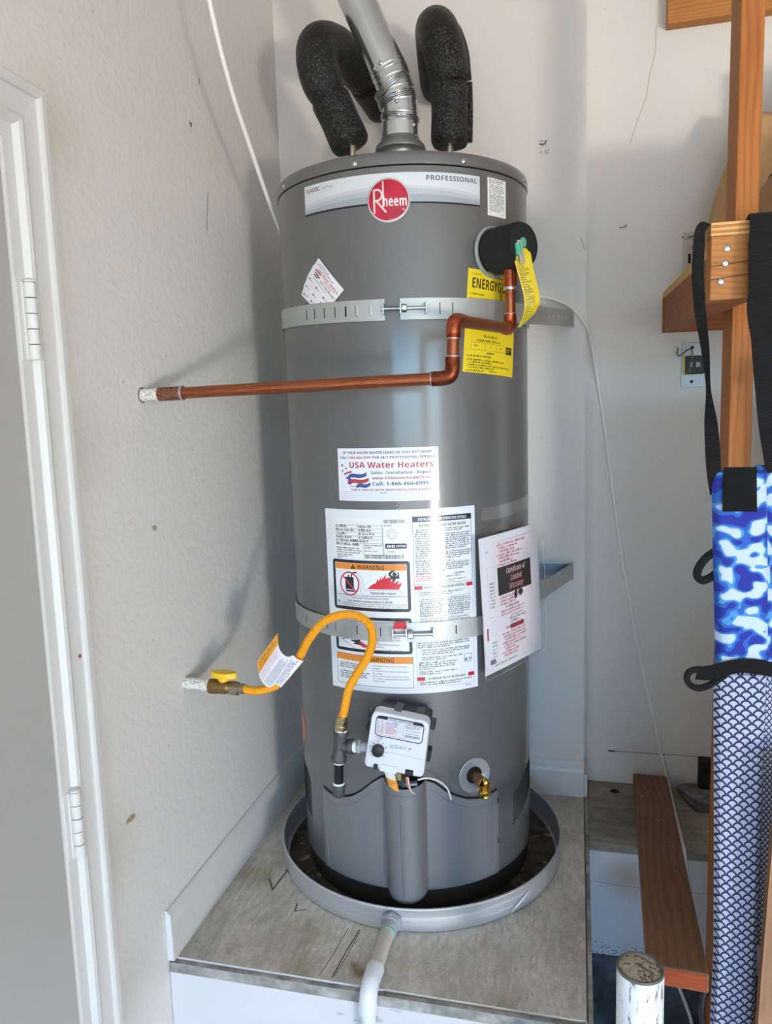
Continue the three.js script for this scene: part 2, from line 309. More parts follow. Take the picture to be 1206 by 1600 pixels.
M.redFir = std({ map: rep(pale, 1.1, 4.4), color: lin('#c7a08a'), roughness: 0.65 });
M.oldBoard = std({ map: rep(oldFir, 1, 3), roughness: 0.7 });
M.boardEnd = std({ map: rep(fir, 3, 9), color: lin('#d59a6c'), roughness: 0.75 });
M.plyEdge = std({ map: dataTex(64, 256, (u, v) => { const k = Math.floor(v * 5) % 2, q = k ? 0.86 : 0.6; return [q, q * 0.78, q * 0.5]; }, true), roughness: 0.8 });
M.cardboard = std({ map: dataTex(256, 256, (u, v) => { const q = 0.76 + 0.06 * (N8(u, v) - 0.5) + 0.04 * (N128(u, v * 0.3) - 0.5); return [q, q * 0.79, q * 0.56]; }, true), roughness: 0.85 });

// metals
M.tank = phys({ color: new THREE.Color(0.125, 0.124, 0.122), roughness: 0.42, metalness: 0.2, clearcoat: 0.8, clearcoatRoughness: 0.15 });
M.tankDoor = phys({ color: new THREE.Color(0.18, 0.188, 0.202), roughness: 0.38, metalness: 0.2, clearcoat: 0.4, clearcoatRoughness: 0.2 });
M.black = std({ color: lin('#151311'), roughness: 0.75 });
const spangle = dataTex(256, 256, (u, v) => { const q = 0.6 + 0.35 * (Math.round(N32(u, v) * 5) / 5 - 0.5) + 0.15 * (N128(u, v) - 0.5); return [q, q, q]; });
M.galv = std({ color: lin('#cfd2d4'), metalness: 0.95, roughness: 0.27 });
M.strap = std({ color: lin('#b9bcba'), metalness: 0.7, roughness: 0.5 });
M.zinc = std({ color: lin('#c9cdd0'), metalness: 1, roughness: 0.28 });
M.alu = std({ color: lin('#d0d2d4'), metalness: 0.6, roughness: 0.38, bumpMap: rep(dataTex(64, 512, (u, v) => { const q = N256(u * 0.02, v); return [q, q, q]; }), 1, 6), bumpScale: 0.00015 });
M.panInside = std({ map: dataTex(512, 512, (u, v) => { const q = 0.2 + 0.2 * (N8(u, v) - 0.4) + 0.18 * (N32(u, v) - 0.5) + 0.1 * (N128(u, v) - 0.5), w = N16(u, v) * N64(u, v) > 0.52 ? 0.22 : 0; return [q * 1.1 + w, q + w, q * 0.85 + w * 0.9]; }, true), roughness: 0.85 });
const copperMap = dataTex(256, 256, (u, v) => { const q = N16(u, v) * 0.5 + N64(u, v) * 0.3, d = N8(u + 0.3, v) > 0.68 ? 0.12 : 0; return [0.8 - 0.2 * q - d, 0.55 - 0.17 * q - d, 0.44 - 0.14 * q - d]; }, true);
M.copper = std({ map: rep(copperMap, 8, 14), color: lin('#e2cab0'), metalness: 0.9, roughness: 0.38 });
M.copperFitting = std({ map: rep(copperMap, 9, 11), color: lin('#f3bda4'), metalness: 1, roughness: 0.33 });
M.copperDull = std({ map: rep(copperMap, 9, 11), color: lin('#b08a72'), metalness: 0.85, roughness: 0.45 });
M.solder = std({ color: lin('#c9cbd0'), metalness: 1, roughness: 0.35 });
M.brass = std({ color: lin('#d2ab52'), metalness: 1, roughness: 0.24 });
M.brassDull = std({ color: lin('#8d6c44'), metalness: 0.85, roughness: 0.5 });
M.brassPale = std({ color: lin('#cbb98c'), metalness: 1, roughness: 0.3 });
M.blackIron = std({ color: lin('#5c5f62'), metalness: 0.7, roughness: 0.5, bumpMap: rep(spangle, 14, 14), bumpScale: 0.0003 });
M.blackPipe = std({ color: lin('#24272b'), metalness: 0.5, roughness: 0.28 });
M.teflon = std({ color: lin('#e4e6e2'), roughness: 0.6 });
M.foam = std({ color: lin('#100f0e'), roughness: 0.38, bumpMap: dataTex(256, 256, (u, v) => { const q = 0.55 * N32(u, v) + 0.45 * N64(u, v); return [q, q, q]; }), bumpScale: 0.004 });
M.foam.bumpMap.repeat.set(9, 9);
M.foamRough = std({ map: rep(dataTex(256, 256, (u, v) => { const q = 0.12 + 0.1 * (N128(u, v) - 0.4) + (N256(u, v) > 0.86 ? 0.1 : 0); return [q, q, q]; }, true), 9, 9), roughness: 0.9, bumpMap: M.foam.bumpMap, bumpScale: 0.003 });
M.pvc = std({ color: lin('#e3e6ea'), roughness: 0.3 });
M.pvcOld = std({ color: lin('#cfc9bb'), roughness: 0.42 });
M.pvcGrey = std({ color: lin('#a3a8ae'), roughness: 0.4 });
M.teal = std({ color: lin('#7fb3a6'), roughness: 0.5 });
M.yellow = std({ color: lin('#f0a51c'), roughness: 0.42 });
M.yellowHandle = std({ color: lin('#f0c021'), roughness: 0.35 });
M.cable = std({ color: lin('#efece4'), roughness: 0.45 });
M.blackPlastic = std({ color: lin('#1d1f22'), roughness: 0.4 });
M.whitePlastic = std({ color: lin('#d8dade'), roughness: 0.35 });
M.paper = std({ color: lin('#eeeef0'), roughness: 0.8 });
M.clear = phys({ color: 0xffffff, transmission: 1, thickness: 0, roughness: 0.06, ior: 1.45 });
const flake = dataTex(512, 512, (u, v) => { const a = N16(u, v) * 0.6 + N64(u, v) * 0.4; return a > 0.66 ? [0.36, 0.27, 0.2] : a > 0.62 ? [0.62, 0.58, 0.5] : [0.88, 0.87, 0.83]; }, true);
M.paintedPipe = std({ map: rep(flake, 5, 9), roughness: 0.6 });
M.bollardPaint = std({ map: rep(dataTex(512, 512, (u, v) => { const a = N32(u, v) * 0.5 + N128(u, v) * 0.35 + N8(u, v) * 0.25; const q = a > 0.74 ? 0.5 : 0.9 + 0.05 * (N16(u, v) - 0.5); return [q * 0.985, q, q * 1.01]; }, true), 2, 6), roughness: 0.55 });
M.mortar = std({ map: rep(dataTex(256, 256, (u, v) => { const a = 0.55 * N16(u, v) + 0.45 * N64(u, v), q = a > 0.6 ? 0.36 : 0.58 + 0.2 * a; return [q, q * 0.95, q * 0.83]; }, true), 14, 14), roughness: 0.95 });
M.webbing = std({ color: lin('#060607'), roughness: 0.92, bumpMap: rep(dataTex(64, 64, (u, v) => { const q = 0.5 + 0.5 * Math.sin(v * 2 * PI * 4); return [q, q, q]; }), 40, 40), bumpScale: 0.0008 });

// ---------------------------------------------------------------- the garage shell
const FL = -LIFT, CE = 2.15;                             // floor and ceiling, from the platform top
{
  const f = struct('floor'); part(f, 'slab', box(-0.5, FL - 0.15, -0.5, 5.2, FL, 5.25), M.garageFloor);
  const dr = struct('driveway'); part(dr, 'slab', box(-14, FL - 0.17, 5.25, 18, FL - 0.02, 30), M.concrete);
  const ce = struct('ceiling'); part(ce, 'board', box(-0.5, CE, -0.5, 5.2, CE + 0.15, 5.25), M.ceiling);
  const wl = struct('wall_left'), g = new THREE.BoxGeometry(0.14, CE - FL, 5.75);
  g.translate(-0.378 - 0.07, (CE + FL) / 2, 2.375);
  { const p = g.attributes.position, uv = g.attributes.uv; for (let i = 0; i < p.count; i++) uv.setXY(i, 1 - (p.getZ(i) + 0.4) / 1.4, (p.getY(i) + 0.6) / 2.8); }
  wallLeftTex.wrapS = wallLeftTex.wrapT = THREE.MirroredRepeatWrapping;
  peel.repeat.set(1, 1);
  M.wallLeft.bumpMap = rep(peel, 2.6, 5.2);
  part(wl, 'plaster', g, M.wallLeft);
  const wb = struct('wall_back'), gb = new THREE.BoxGeometry(5.7, CE - FL, 0.14); gb.translate(2.35, (CE + FL) / 2, -0.45);
  { const p = gb.attributes.position, uv = gb.attributes.uv; for (let i = 0; i < p.count; i++) uv.setXY(i, p.getX(i) - 0.37, p.getY(i) / 2.2); }
  backTex.wrapS = THREE.MirroredRepeatWrapping; part(wb, 'plaster', gb, M.back);
  const wa = struct('wall_alcove'), ga = new THREE.BoxGeometry(0.7525, CE, 0.086); ga.translate(-0.00175, CE / 2, -0.337);
  { const p = ga.attributes.position, uv = ga.attributes.uv; for (let i = 0; i < p.count; i++) uv.setXY(i, (p.getX(i) + 0.378) / 0.7525, p.getY(i) / 2.2); }
  part(wa, 'plaster', ga, M.alcove);
  const wr = struct('wall_right'); part(wr, 'plaster', box(5.06, FL, -0.4, 5.2, CE, 5.25), M.wallPlain);
  const wf = struct('wall_front');
  part(wf, 'plaster', [box(-0.45, FL, 5.1, 0.05, CE, 5.25), box(2.45, FL, 5.1, 3.0, CE, 5.25), box(4.75, FL, 5.1, 5.1, CE, 5.25), box(0.05, 1.55, 5.1, 2.45, CE, 5.25), box(3.0, 1.55, 5.1, 4.75, CE, 5.25)], M.wallPlain);
}
// door in the side wall, with its casing
{
  const t = struct('trim_1');
  // casing profile: [distance outward from the door edge, projection from the wall]
  const prof = [[-0.024, 0], [-0.024, 0.005], [-0.004, 0.005], [-0.002, 0.010], [0.0, 0.014], [0.006, 0.0155], [0.010, 0.013], [0.013, 0.009], [0.018, 0.0085], [0.040, 0.0105], [0.0425, 0.011], [0.0435, 0.0155], [0.047, 0.0175], [0.056, 0.0175], [0.059, 0.015], [0.0595, 0]];
  const z0 = 0.699, y0 = 1.3957, z1 = 1.51, X = -0.378;
  const path = (d) => [[z0 - d, FL], [z0 - d, y0 + d], [z1 + d, y0 + d], [z1 + d, FL]];
  const pos = [], idx = [];
  for (let s = 0; s < 3; s++) for (let k = 0; k < prof.length - 1; k++) {
    const b = pos.length / 3;
    for (const [d, h] of [prof[k], prof[k + 1]]) for (const [z, y] of [path(d)[s], path(d)[s + 1]]) pos.push(X + h, y, z);
    idx.push(b, b + 1, b + 2, b + 1, b + 3, b + 2);
  }
  const g = new THREE.BufferGeometry(); g.setAttribute('position', new THREE.Float32BufferAttribute(pos, 3)); g.setIndex(idx);
  const q = g.toNonIndexed(); q.setAttribute('uv', new THREE.Float32BufferAttribute(new Float32Array(q.attributes.position.count * 2), 2)); q.computeVertexNormals();
  part(t, 'casing', q, M.trim);
  part(t, 'scuff', turned([X + 0.0108, 0.6485, 0.664], [1, 0, 0], [[0.0035, 0], [0.003, 0.0008], [0, 0.001]], 10), std({ color: lin('#9a5a28'), roughness: 0.8 }));
  const d = struct('door_1');
  part(d, 'slab', box(-0.41, FL + 0.01, 0.7262, -0.3758, 1.387, 1.484, 0.002), M.doorPaintShaded);
  for (const yb of [1.083, 0.35]) {
    const h = part(d, 'hinge', [box(-0.3765, yb, 0.7125, -0.3722, yb + 0.104, 0.7228, 0.001), box(-0.3745, yb, 0.699, -0.3705, yb + 0.104, 0.7135, 0.001)], M.trim);
    for (let k = 0; k < 5; k++) part(h, 'knuckle', rod([-0.3655, yb + 0.0005 + k * 0.0208, 0.7045], [-0.3655, yb + 0.0203 + k * 0.0208, 0.7045], k % 2 ? 0.0078 : 0.0083, 16), M.trim);
    part(h, 'pin', turned([-0.3655, yb + 0.104, 0.7045], [0, 1, 0], [[0.0078, 0], [0.0085, 0.002], [0.006, 0.004], [0, 0.005]], 14), M.trim);
  }
}
// baseboards: bevelled top, cut end seen on the side wall
function baseboard(name, axis, a, b, face, out, top, mat = M.trim, cut) {
  const s = struct(name), pr = [[0, 0], [0.0125, 0], [0.0125, top - 0.028], [0.0105, top - 0.02], [0.009, top - 0.006], [0.005, top], [0, top]];
  const sh = new THREE.Shape(pr.map(([x, y]) => new THREE.Vector2(x, y)));
  const g = new THREE.ExtrudeGeometry(sh, { depth: b - a, bevelEnabled: false });
  if (axis === 'z') { g.translate(face, 0, a); } else { g.rotateY(-PI / 2); g.scale(1, 1, 1); g.translate(0, 0, 0); g.rotateY(0); const p = g.attributes.position; for (let i = 0; i < p.count; i++) { const d = p.getZ(i), l = -p.getX(i); p.setXYZ(i, a + l, p.getY(i), face + d); } g.computeVertexNormals(); }
  part(s, 'board', g, mat);
  return s;
}
{
  const b = baseboard('baseboard_left', 'z', -0.294, 0.4725, -0.378, 1, 0.0985);
  part(b, 'cut_end', box(-0.3775, 0.002, 0.4722, -0.366, 0.094, 0.474, 0.0006), M.whitePanel, 'bare white sawn end');
  baseboard('baseboard_alcove', 'x', -0.366, 0.3745, -0.2945, 1, 0.0936);
  const c = struct('baseboard_corner'); part(c, 'return', box(0.3745, 0.001, -0.376, 0.383, 0.062, -0.283, 0.002), M.trim);
}
// raised platform and the ledge that runs on along the wall
{
  const p = struct('platform');
  const top = new THREE.BoxGeometry(0.741, 0.018, 0.749); top.translate(0.0035, -0.009, 0.0845);
  { const q = top.attributes.position, uv = top.attributes.uv, n = top.attributes.normal; for (let i = 0; i < q.count; i++) if (n.getY(i) > 0.5) uv.setXY(i, (q.getX(i) + 0.367) / 0.741, 1 - (q.getZ(i) + 0.29) / 0.749); }
  part(p, 'plywood_top', top, M.ply);
  part(p, 'edge_paint', board([-0.367, -0.006, 0.4597], [0.03, -0.006, 0.4597], 0.0115, 0.0014, [0, 1, 0], 0.0004), M.whitePanel);
  part(p, 'front_strip', metreUV(new RoundedBoxGeometry(0.757, 0.02, 0.0105, 2, 0.0015)).translate(0.0035, -0.0135, 0.4668), M.stripGrey);
  part(p, 'side_strip', box(0.3765, -0.02, -0.29, 0.3845, -0.0005, 0.472, 0.001, 2), M.stripGrey);
  part(p, 'front_panel', box(-0.377, FL, 0.44, 0.3795, -0.0238, 0.4715, 0.001), M.whitePanel);
  part(p, 'side_panel', box(0.36, FL, -0.29, 0.3825, -0.021, 0.4395, 0.001), M.whitePanel);
  part(p, 'core', box(-0.36, FL, -0.28, 0.3595, -0.019, 0.4395), M.gapDark);
  const l = struct('ledge');
  part(l, 'ledge_top', box(0.385, -0.02, -0.38, 2.4, 0, -0.076, 0.0015), M.ledgePaint);
  part(l, 'nosing', box(0.385, -0.013, -0.0762, 2.4, -0.001, -0.0712, 0.001), M.ledgePaint);
  const rt = canvasTex(1024, 512, (c, w, h) => {       // riser: white paint, rubbed and stained towards its foot; x 0.385..1.0, y -0.278..-0.02
    c.fillStyle = '#d9d9da'; c.fillRect(0, 0, w, h); const X = (x) => ((x - 0.385) / 0.615) * w, Y = (y) => ((-0.02 - y) / 0.258) * h;
    const g = c.createRadialGradient(X(0.47), Y(-0.075), 5, X(0.47), Y(-0.085), 120); g.addColorStop(0, 'rgba(150,110,80,.42)'); g.addColorStop(1, 'rgba(150,110,80,0)'); c.fillStyle = g; c.fillRect(0, 0, w, h);
    c.strokeStyle = 'rgba(90,80,70,.6)'; c.lineWidth = 2; c.beginPath(); c.moveTo(0, Y(-0.095)); c.lineTo(X(0.46), Y(-0.1)); c.lineTo(w, Y(-0.09)); c.stroke();
    for (let k = 0; k < 160; k++) { c.fillStyle = 'rgba(80,74,70,' + rr(0.2, 0.6) + ')'; c.fillRect(rnd() * w, rnd() * h, rr(1, 4), rr(1, 4)); }
    for (let k = 0; k < 900; k++) { const y = h - Math.pow(rnd(), 1.8) * 70; c.fillStyle = 'rgba(72,72,78,' + rr(0.3, 0.8) + ')'; c.fillRect(rnd() * w, y, rr(2, 9), rr(1, 6)); }
  });
  const rg = new THREE.BoxGeometry(2.0, 0.258, 0.03); rg.translate(1.385, -0.149, -0.0915);
  { const q = rg.attributes.position, uv = rg.attributes.uv; for (let i = 0; i < q.count; i++) uv.setXY(i, (q.getX(i) - 0.385) / 0.615, 1 - (-0.02 - q.getY(i)) / 0.258); }
  rt.wrapS = THREE.MirroredRepeatWrapping;
  part(l, 'riser', rg, std({ map: rt, roughness: 0.6 }));
  part(l, 'stem_wall', box(0.3845, FL, -0.38, 2.4, -0.2785, -0.0745, 0.002), M.stem);
  part(l, 'knot', turned([0.452, 0.0002, -0.33], [0, 1, 0], [[0.012, 0], [0.008, 0.001], [0, 0.0012]], 9), M.black);
}

// ---------------------------------------------------------------- drain pan
{
  const t = thing('drain_pan', 'round shallow silver metal pan under the water heater', 'pan');
  const cx = 0.0059, cz = -0.0016, RP = 0.3165;
  const reach = (a) => { const s = -Math.cos(a); return s > 0 ? Math.min(RP, (0.2785 + cz) / s) : RP; };        // pressed against the baseboard at its back
  const ringed = (prof, n = 128) => {
    const pos = [], uv = [], idx = [];
    for (let i = 0; i <= n; i++) { const a = (i / n) * 2 * PI, R = reach(a); prof.forEach(([d, y], k) => { const r = R + d; pos.push(cx + r * Math.sin(a), y, cz + r * Math.cos(a)); uv.push(a * 0.3, k * 0.02 + y); }); }
    const m = prof.length; for (let i = 0; i < n; i++) for (let k = 0; k < m - 1; k++) { const a = i * m + k, b = a + m; idx.push(a, b, a + 1, b, b + 1, a + 1); }
    const g = new THREE.BufferGeometry(); g.setAttribute('position', new THREE.Float32BufferAttribute(pos, 3)); g.setAttribute('uv', new THREE.Float32BufferAttribute(uv, 2)); g.setIndex(idx); g.computeVertexNormals(); return g;
  };
  part(t, 'side', ringed([[-0.012, 0.001], [-0.005, 0.001], [-0.002, 0.004], [-0.001, 0.018], [-0.0018, 0.02], [-0.001, 0.022], [-0.0012, 0.032], [-0.0018, 0.034], [-0.001, 0.036], [-0.001, 0.0465], [0.0015, 0.048], [0.0022, 0.0505], [0.0005, 0.053], [-0.0025, 0.0525], [-0.0035, 0.0495], [-0.0035, 0.004], [-0.012, 0.0035]]), M.alu);
  const fl = []; { const n = 96, pos = [cx, 0.0035, cz], uv = [0.5, 0.5], idx = []; for (let i = 0; i <= n; i++) { const a = (i / n) * 2 * PI, r = reach(a) - 0.004; pos.push(cx + r * Math.sin(a), 0.0035, cz + r * Math.cos(a)); uv.push(0.5 + r * Math.sin(a) * 1.5, 0.5 + r * Math.cos(a) * 1.5); if (i) idx.push(0, i, i + 1); } const g = new THREE.BufferGeometry(); g.setAttribute('position', new THREE.Float32BufferAttribute(pos, 3)); g.setAttribute('uv', new THREE.Float32BufferAttribute(uv, 2)); g.setIndex(idx); g.computeVertexNormals(); fl.push(g); }
  part(t, 'bottom', fl, M.panInside, 'rusty dirt-covered bottom');
  part(t, 'peeling_strip', sheet((u, v) => { const a = rad(44 + 11 * u), R = 0.3185 + 0.002 * Math.sin(u * 3); return V(cx + R * Math.sin(a), 0.006 + 0.03 * u + 0.006 * v * Math.sin(u * PI), cz + R * Math.cos(a)); }, 10, 2), M.pvc, 'curled white strip');
}

// ---------------------------------------------------------------- water heater
const heater = thing('water_heater', 'tall round grey gas water heater standing in the metal pan', 'water heater');
{
  const R = 0.255;
  part(heater, 'base_ring', turned([0, 0.0037, 0], [0, 1, 0], [[0.235, 0], [0.248, 0], [0.25, 0.004], [0.25, 0.052], [0.2, 0.053]], 96), M.black, 'black base');
  part(heater, 'jacket', turned([0, 0, 0], [0, 1, 0], [[0.2, 0.05], [0.2535, 0.05], [R, 0.0515], [R, 0.6], [R, 1.0], [R, 1.4235], [0.2538, 1.425], [0.24, 1.4255]], 160), M.tank);
  const cap = part(heater, 'lid', turned([0, 0, 0], [0, 1, 0], [[0.2545, 1.4262], [0.2568, 1.4266], [0.2574, 1.428], [0.2574, 1.440], [0.2566, 1.4455], [0.2535, 1.449], [0.249, 1.4505], [0, 1.4515]], 160), M.tank);
  for (const d of [-49.6, -6.2, 38.2, 80, 124, 168, -142, -96]) part(cap, 'screw', screwHead(onTank(d, 1.4335, 0.2574), radial(d), 0.0036), M.zinc);
  part(heater, 'screw', screwHead(onTank(6.95, 0.8234, R), radial(6.95), 0.003), M.zinc);

  // maker's banner
  const bt = canvasTex(1536, 230, (c, w, h) => {
    c.fillStyle = '#d3d8dc'; c.fillRect(0, 0, w, h);
    const wave = (y0, amp, y1, col) => { c.fillStyle = col; c.beginPath(); c.moveTo(0, h); c.lineTo(0, y0); c.quadraticCurveTo(w * 0.3, y0 - amp, w * 0.55, y0 - amp); c.quadraticCurveTo(w * 0.8, y0 - amp * 0.95, w, y1); c.lineTo(w, h); c.closePath(); c.fill(); };
    wave(140, 46, 150, '#c3c9cd'); wave(176, 60, 178, '#b3babf'); wave(200, 42, 194, '#9ea6ac');
    c.fillStyle = '#14171c'; c.fillRect(0, h - 13, w, 13);
    text(c, 'CLASSIC', 22, 42, 42, { color: '#7c2630', w: 158 }); text(c, '™', 184, 30, 13, { color: '#7c2630', style: '' }); text(c, 'series', 198, 42, 40, { color: '#8d949a', style: '', w: 112 });
    text(c, 'PROFESSIONAL', w - 470, 40, 52, { color: '#5b6167', w: 444 }); text(c, '™', w - 24, 26, 14, { color: '#5b6167' });
  });
  part(heater, 'banner_label', cylPatch(0.2556, 0.0301, 1.3866, 0.3496, 0.0525, -0.005, 64, 2), std({ map: bt, roughness: 0.3, metalness: 0.15 }), 'silver maker banner with red badge');
  const badge = part(heater, 'badge', sheet((u, v) => { const a = u * 2 * PI, r = 0.0382 * v, x = 0.0318 + r * Math.cos(a), t = x / 0.255, RR = 0.2578 + 0.0022 * Math.sqrt(Math.max(0, 1 - v * v * 0.98)) - (v > 0.995 ? 0.0018 : 0); return V(RR * Math.sin(t), 1.3664 + r * Math.sin(a), RR * Math.cos(t)); }, 64, 24), (() => {
    const tx = canvasTex(512, 512, (c) => {
      c.fillStyle = '#d9d3d3'; c.fillRect(0, 0, 512, 512);
      const g = c.createLinearGradient(60, 60, 450, 450); g.addColorStop(0, '#b11030'); g.addColorStop(0.5, '#c5163a'); g.addColorStop(1, '#8d0d28'); c.fillStyle = g; c.beginPath(); c.arc(256, 256, 234, 0, 7); c.fill();
      c.strokeStyle = '#e6d9dc'; c.lineWidth = 22; c.beginPath(); c.moveTo(88, 404); c.lineTo(88, 140); c.arc(120, 196, 62, -1.9, 1.45); c.lineTo(88, 262); c.stroke();
      c.beginPath(); c.moveTo(112, 258); c.lineTo(228, 396); c.stroke(); c.lineWidth = 18; c.beginPath(); c.moveTo(196, 44); c.lineTo(196, 332); c.stroke();
      text(c, 'heem', 187, 272, 158, { color: '#efe6e8', w: 290 });
      c.lineWidth = 3; c.beginPath(); c.arc(430, 368, 12, 0, 7); c.stroke(); text(c, 'R', 430, 369, 15, { color: '#efe6e8', align: 'center' });
    });
    return phys({ map: tx, roughness: 0.25, metalness: 0.35, clearcoat: 0.5 });
  })(), 'round red badge with silver rim');
  { const q = badge.geometry.attributes, n = q.position.count; for (let i = 0; i < n; i++) { const u = q.uv.getX(i) * 2 * PI, v = q.uv.getY(i); q.uv.setXY(i, 0.5 + 0.5 * v * Math.cos(u), 0.5 + 0.5 * v * Math.sin(u)); } }

  const wt = canvasTex(300, 640, (c, w, h) => { c.fillStyle = '#e6e7e7'; c.fillRect(0, 0, w, h); words(c, 24, 18, 252, 27, 3, '#333', 0.7); words(c, 24, 110, 252, 25, 6, '#333', 0.7); words(c, 24, 268, 252, 25, 12, '#333', 0.7); words(c, 24, 582, 60, 20, 1); words(c, 230, 582, 50, 20, 1); });
  part(heater, 'notice_label', cylPatch(0.2556, 0.2492, 1.3806, 0.0515, 0.0665, -0.006, 12, 2), std({ map: wt, roughness: 0.5 }), 'narrow white notice');

  const ut = canvasTex(960, 480, (c, w, h) => {
    c.fillStyle = '#e4e6ec'; c.fillRect(0, 0, w, h); const B = '#2b3357', Rr = '#b03a44';
    text(c, 'IF YOUR WATER HEATER LEAKS OR DOES NOT WORK', 60, 40, 32, { color: B, w: 840 });
    text(c, 'CALL', 26, 84, 32, { color: B, w: 72 }); text(c, '1-866-866-6999', 108, 84, 32, { color: Rr, w: 232 }); text(c, 'FOR 24/7 PROFESSIONAL SERVICE', 350, 84, 32, { color: B, w: 580 });
    text(c, 'USA Water Heaters', 116, 152, 74, { color: '#a83742', w: 800 });
    text(c, 'Sales - Installation - Repair', 336, 222, 38, { color: '#36406b', w: 560 }); text(c, 'www.USAwaterheaters.us', 346, 270, 36, { color: '#8c2f46', w: 540 }); text(c, 'Call: 1-866-866-6999', 346, 322, 44, { color: '#36406b', w: 520 });
    text(c, 'TANK & TANKLESS WATER HEATER INSTALLATION & REPAIR', 130, 378, 26, { color: '#8c2f46', w: 760 });
    const star = (x, y, r) => poly(c, Array.from({ length: 10 }, (_, k) => [x + Math.sin((k * PI) / 5) * (k % 2 ? r * 0.42 : r), y - Math.cos((k * PI) / 5) * (k % 2 ? r * 0.42 : r)]), '#2f3a66');
    star(46, 156, 15); star(86, 184, 13); star(50, 206, 13);
    const flag = (x, y, w0, hh, col) => { c.fillStyle = col; c.beginPath(); c.moveTo(x, y); c.bezierCurveTo(x + w0 * 0.35, y - 42, x + w0 * 0.55, y + 18, x + w0, y - 30); c.lineTo(x + w0, y - 30 + hh); c.bezierCurveTo(x + w0 * 0.55, y + hh + 22, x + w0 * 0.35, y + hh - 36, x, y + hh); c.closePath(); c.fill(); };
    flag(108, 246, 188, 32, '#41538c'); flag(100, 296, 216, 32, '#b2454f'); flag(190, 336, 140, 30, '#41538c');
    for (const [x, y] of [[60, 232], [88, 220], [112, 216], [80, 268], [100, 282], [108, 320]]) poly(c, [[x, y], [x + 26, y - 12], [x + 40, y], [x + 12, y + 14]], y > 260 ? '#41538c' : '#b2454f');
    words(c, 120, 340, 170, 16, 1, '#333'); c.strokeStyle = '#5d6690'; c.lineWidth = 1.5; for (let k = 0; k < 5; k++) { c.beginPath(); c.moveTo(20, 398 + k * 17); c.lineTo(w - 16, 398 + k * 17); c.stroke(); } words(c, 420, 400, 110, 13, 1);
  });
  part(heater, 'installer_sticker', cylPatch(0.2556, 0.0125, 0.8814, 0.1965, 0.099, 0, 40, 2), std({ map: ut, roughness: 0.22 }), 'white installer sticker in red and blue print');

  // large instruction label
  const big = canvasTex(1320, 1540, (c, w, h) => {
    c.fillStyle = '#dfe3e6'; c.fillRect(0, 0, w, h);
    const K = '#1b1f29', navy = '#151b33';
    c.fillStyle = '#e4e7e2'; c.fillRect(90, 70, 640, 330); c.strokeStyle = '#4a4f52'; c.lineWidth = 2;
    for (let k = 0; k < 6; k++) { c.beginPath(); c.moveTo(110, 128 + k * 30); c.lineTo(540, 128 + k * 30); c.stroke(); words(c, 112, 130 + k * 30, [180, 230, 150, 200, 420, 420][k], 26, 1, '#2c3033', 0.75); if (k < 4) words(c, 330, 130 + k * 30, 190, 26, 1, '#2c3033', 0.75); }
    words(c, 112, 312, 250, 19, 4, '#2c3033'); c.strokeRect(372, 278, 178, 94); words(c, 378, 284, 160, 20, 2, '#444'); words(c, 378, 332, 160, 20, 1, '#666');
    c.strokeRect(540, 118, 2, 260); barcode(c, 552, 80, 170, 30); words(c, 556, 122, 120, 16, 1); c.strokeStyle = '#888'; c.beginPath(); c.arc(620, 200, 44, 0, 7); c.stroke(); c.beginPath(); c.arc(620, 200, 20, 0, 7); c.stroke(); for (let k = 0; k < 16; k++) { c.fillStyle = '#777'; c.fillRect(620 + 34 * Math.cos(k) - 3, 200 + 34 * Math.sin(k) - 3, 6, 6); }
    c.fillStyle = K; rrect(c, 560, 276, 176, 42, 10); c.fill(); text(c, 'AHRI', 572, 298, 30, { color: '#fff', w: 70 }); text(c, 'CERTIFIED', 648, 298, 17, { color: '#fff', w: 80 }); words(c, 580, 336, 130, 16, 1);
    words(c, 116, 386, 110, 14, 2); barcode(c, 380, 368, 330, 34);
    // first warning
    const frame = (y, hh) => { c.fillStyle = K; rrect(c, 64, y, 692, hh, 26); c.fill(); c.fillStyle = '#e2e5e9'; c.fillRect(90, y + 26, 640, hh - 52); };
    frame(420, 424); c.fillStyle = '#e08a2a'; c.fillRect(94, 448, 632, 52); text(c, 'WARNING', 306, 476, 50, { w: 240, color: '#2c1a10' }); const tri = (x, y, s) => { poly(c, [[x, y - s], [x + s * 0.95, y + s * 0.75], [x - s * 0.95, y + s * 0.75]], '#2c1a10'); c.fillStyle = '#e08a2a'; c.fillRect(x - s * 0.09, y - s * 0.4, s * 0.2, s * 0.6); c.fillRect(x - s * 0.09, y + s * 0.36, s * 0.2, s * 0.2); }; tri(268, 476, 24);
    c.fillStyle = K; c.fillRect(188, 566, 82, 104); c.fillRect(192, 676, 80, 14); c.fillRect(214, 548, 14, 20); c.lineWidth = 12; c.strokeStyle = K; c.beginPath(); c.moveTo(250, 572); c.quadraticCurveTo(246, 520, 300, 524); c.stroke();
    c.lineWidth = 2; c.strokeStyle = '#333'; c.beginPath(); c.moveTo(300, 524); c.quadraticCurveTo(352, 545, 354, 640); c.quadraticCurveTo(356, 676, 420, 668); for (let k = 0; k < 9; k++) c.quadraticCurveTo(440 + k * 28, 664 - (k % 2) * 6, 448 + k * 28, 668); c.quadraticCurveTo(700, 690, 662, 708); for (let k = 0; k < 11; k++) c.quadraticCurveTo(650 - k * 28, 726, 640 - k * 28, 712); c.quadraticCurveTo(326, 700, 330, 650); c.quadraticCurveTo(330, 560, 296, 532); c.stroke();
    c.strokeStyle = '#c22a38'; c.lineWidth = 12; c.beginPath(); c.ellipse(228, 622, 88, 96, 0, 0, 7); c.stroke(); c.beginPath(); c.moveTo(166, 560); c.lineTo(290, 688); c.stroke();
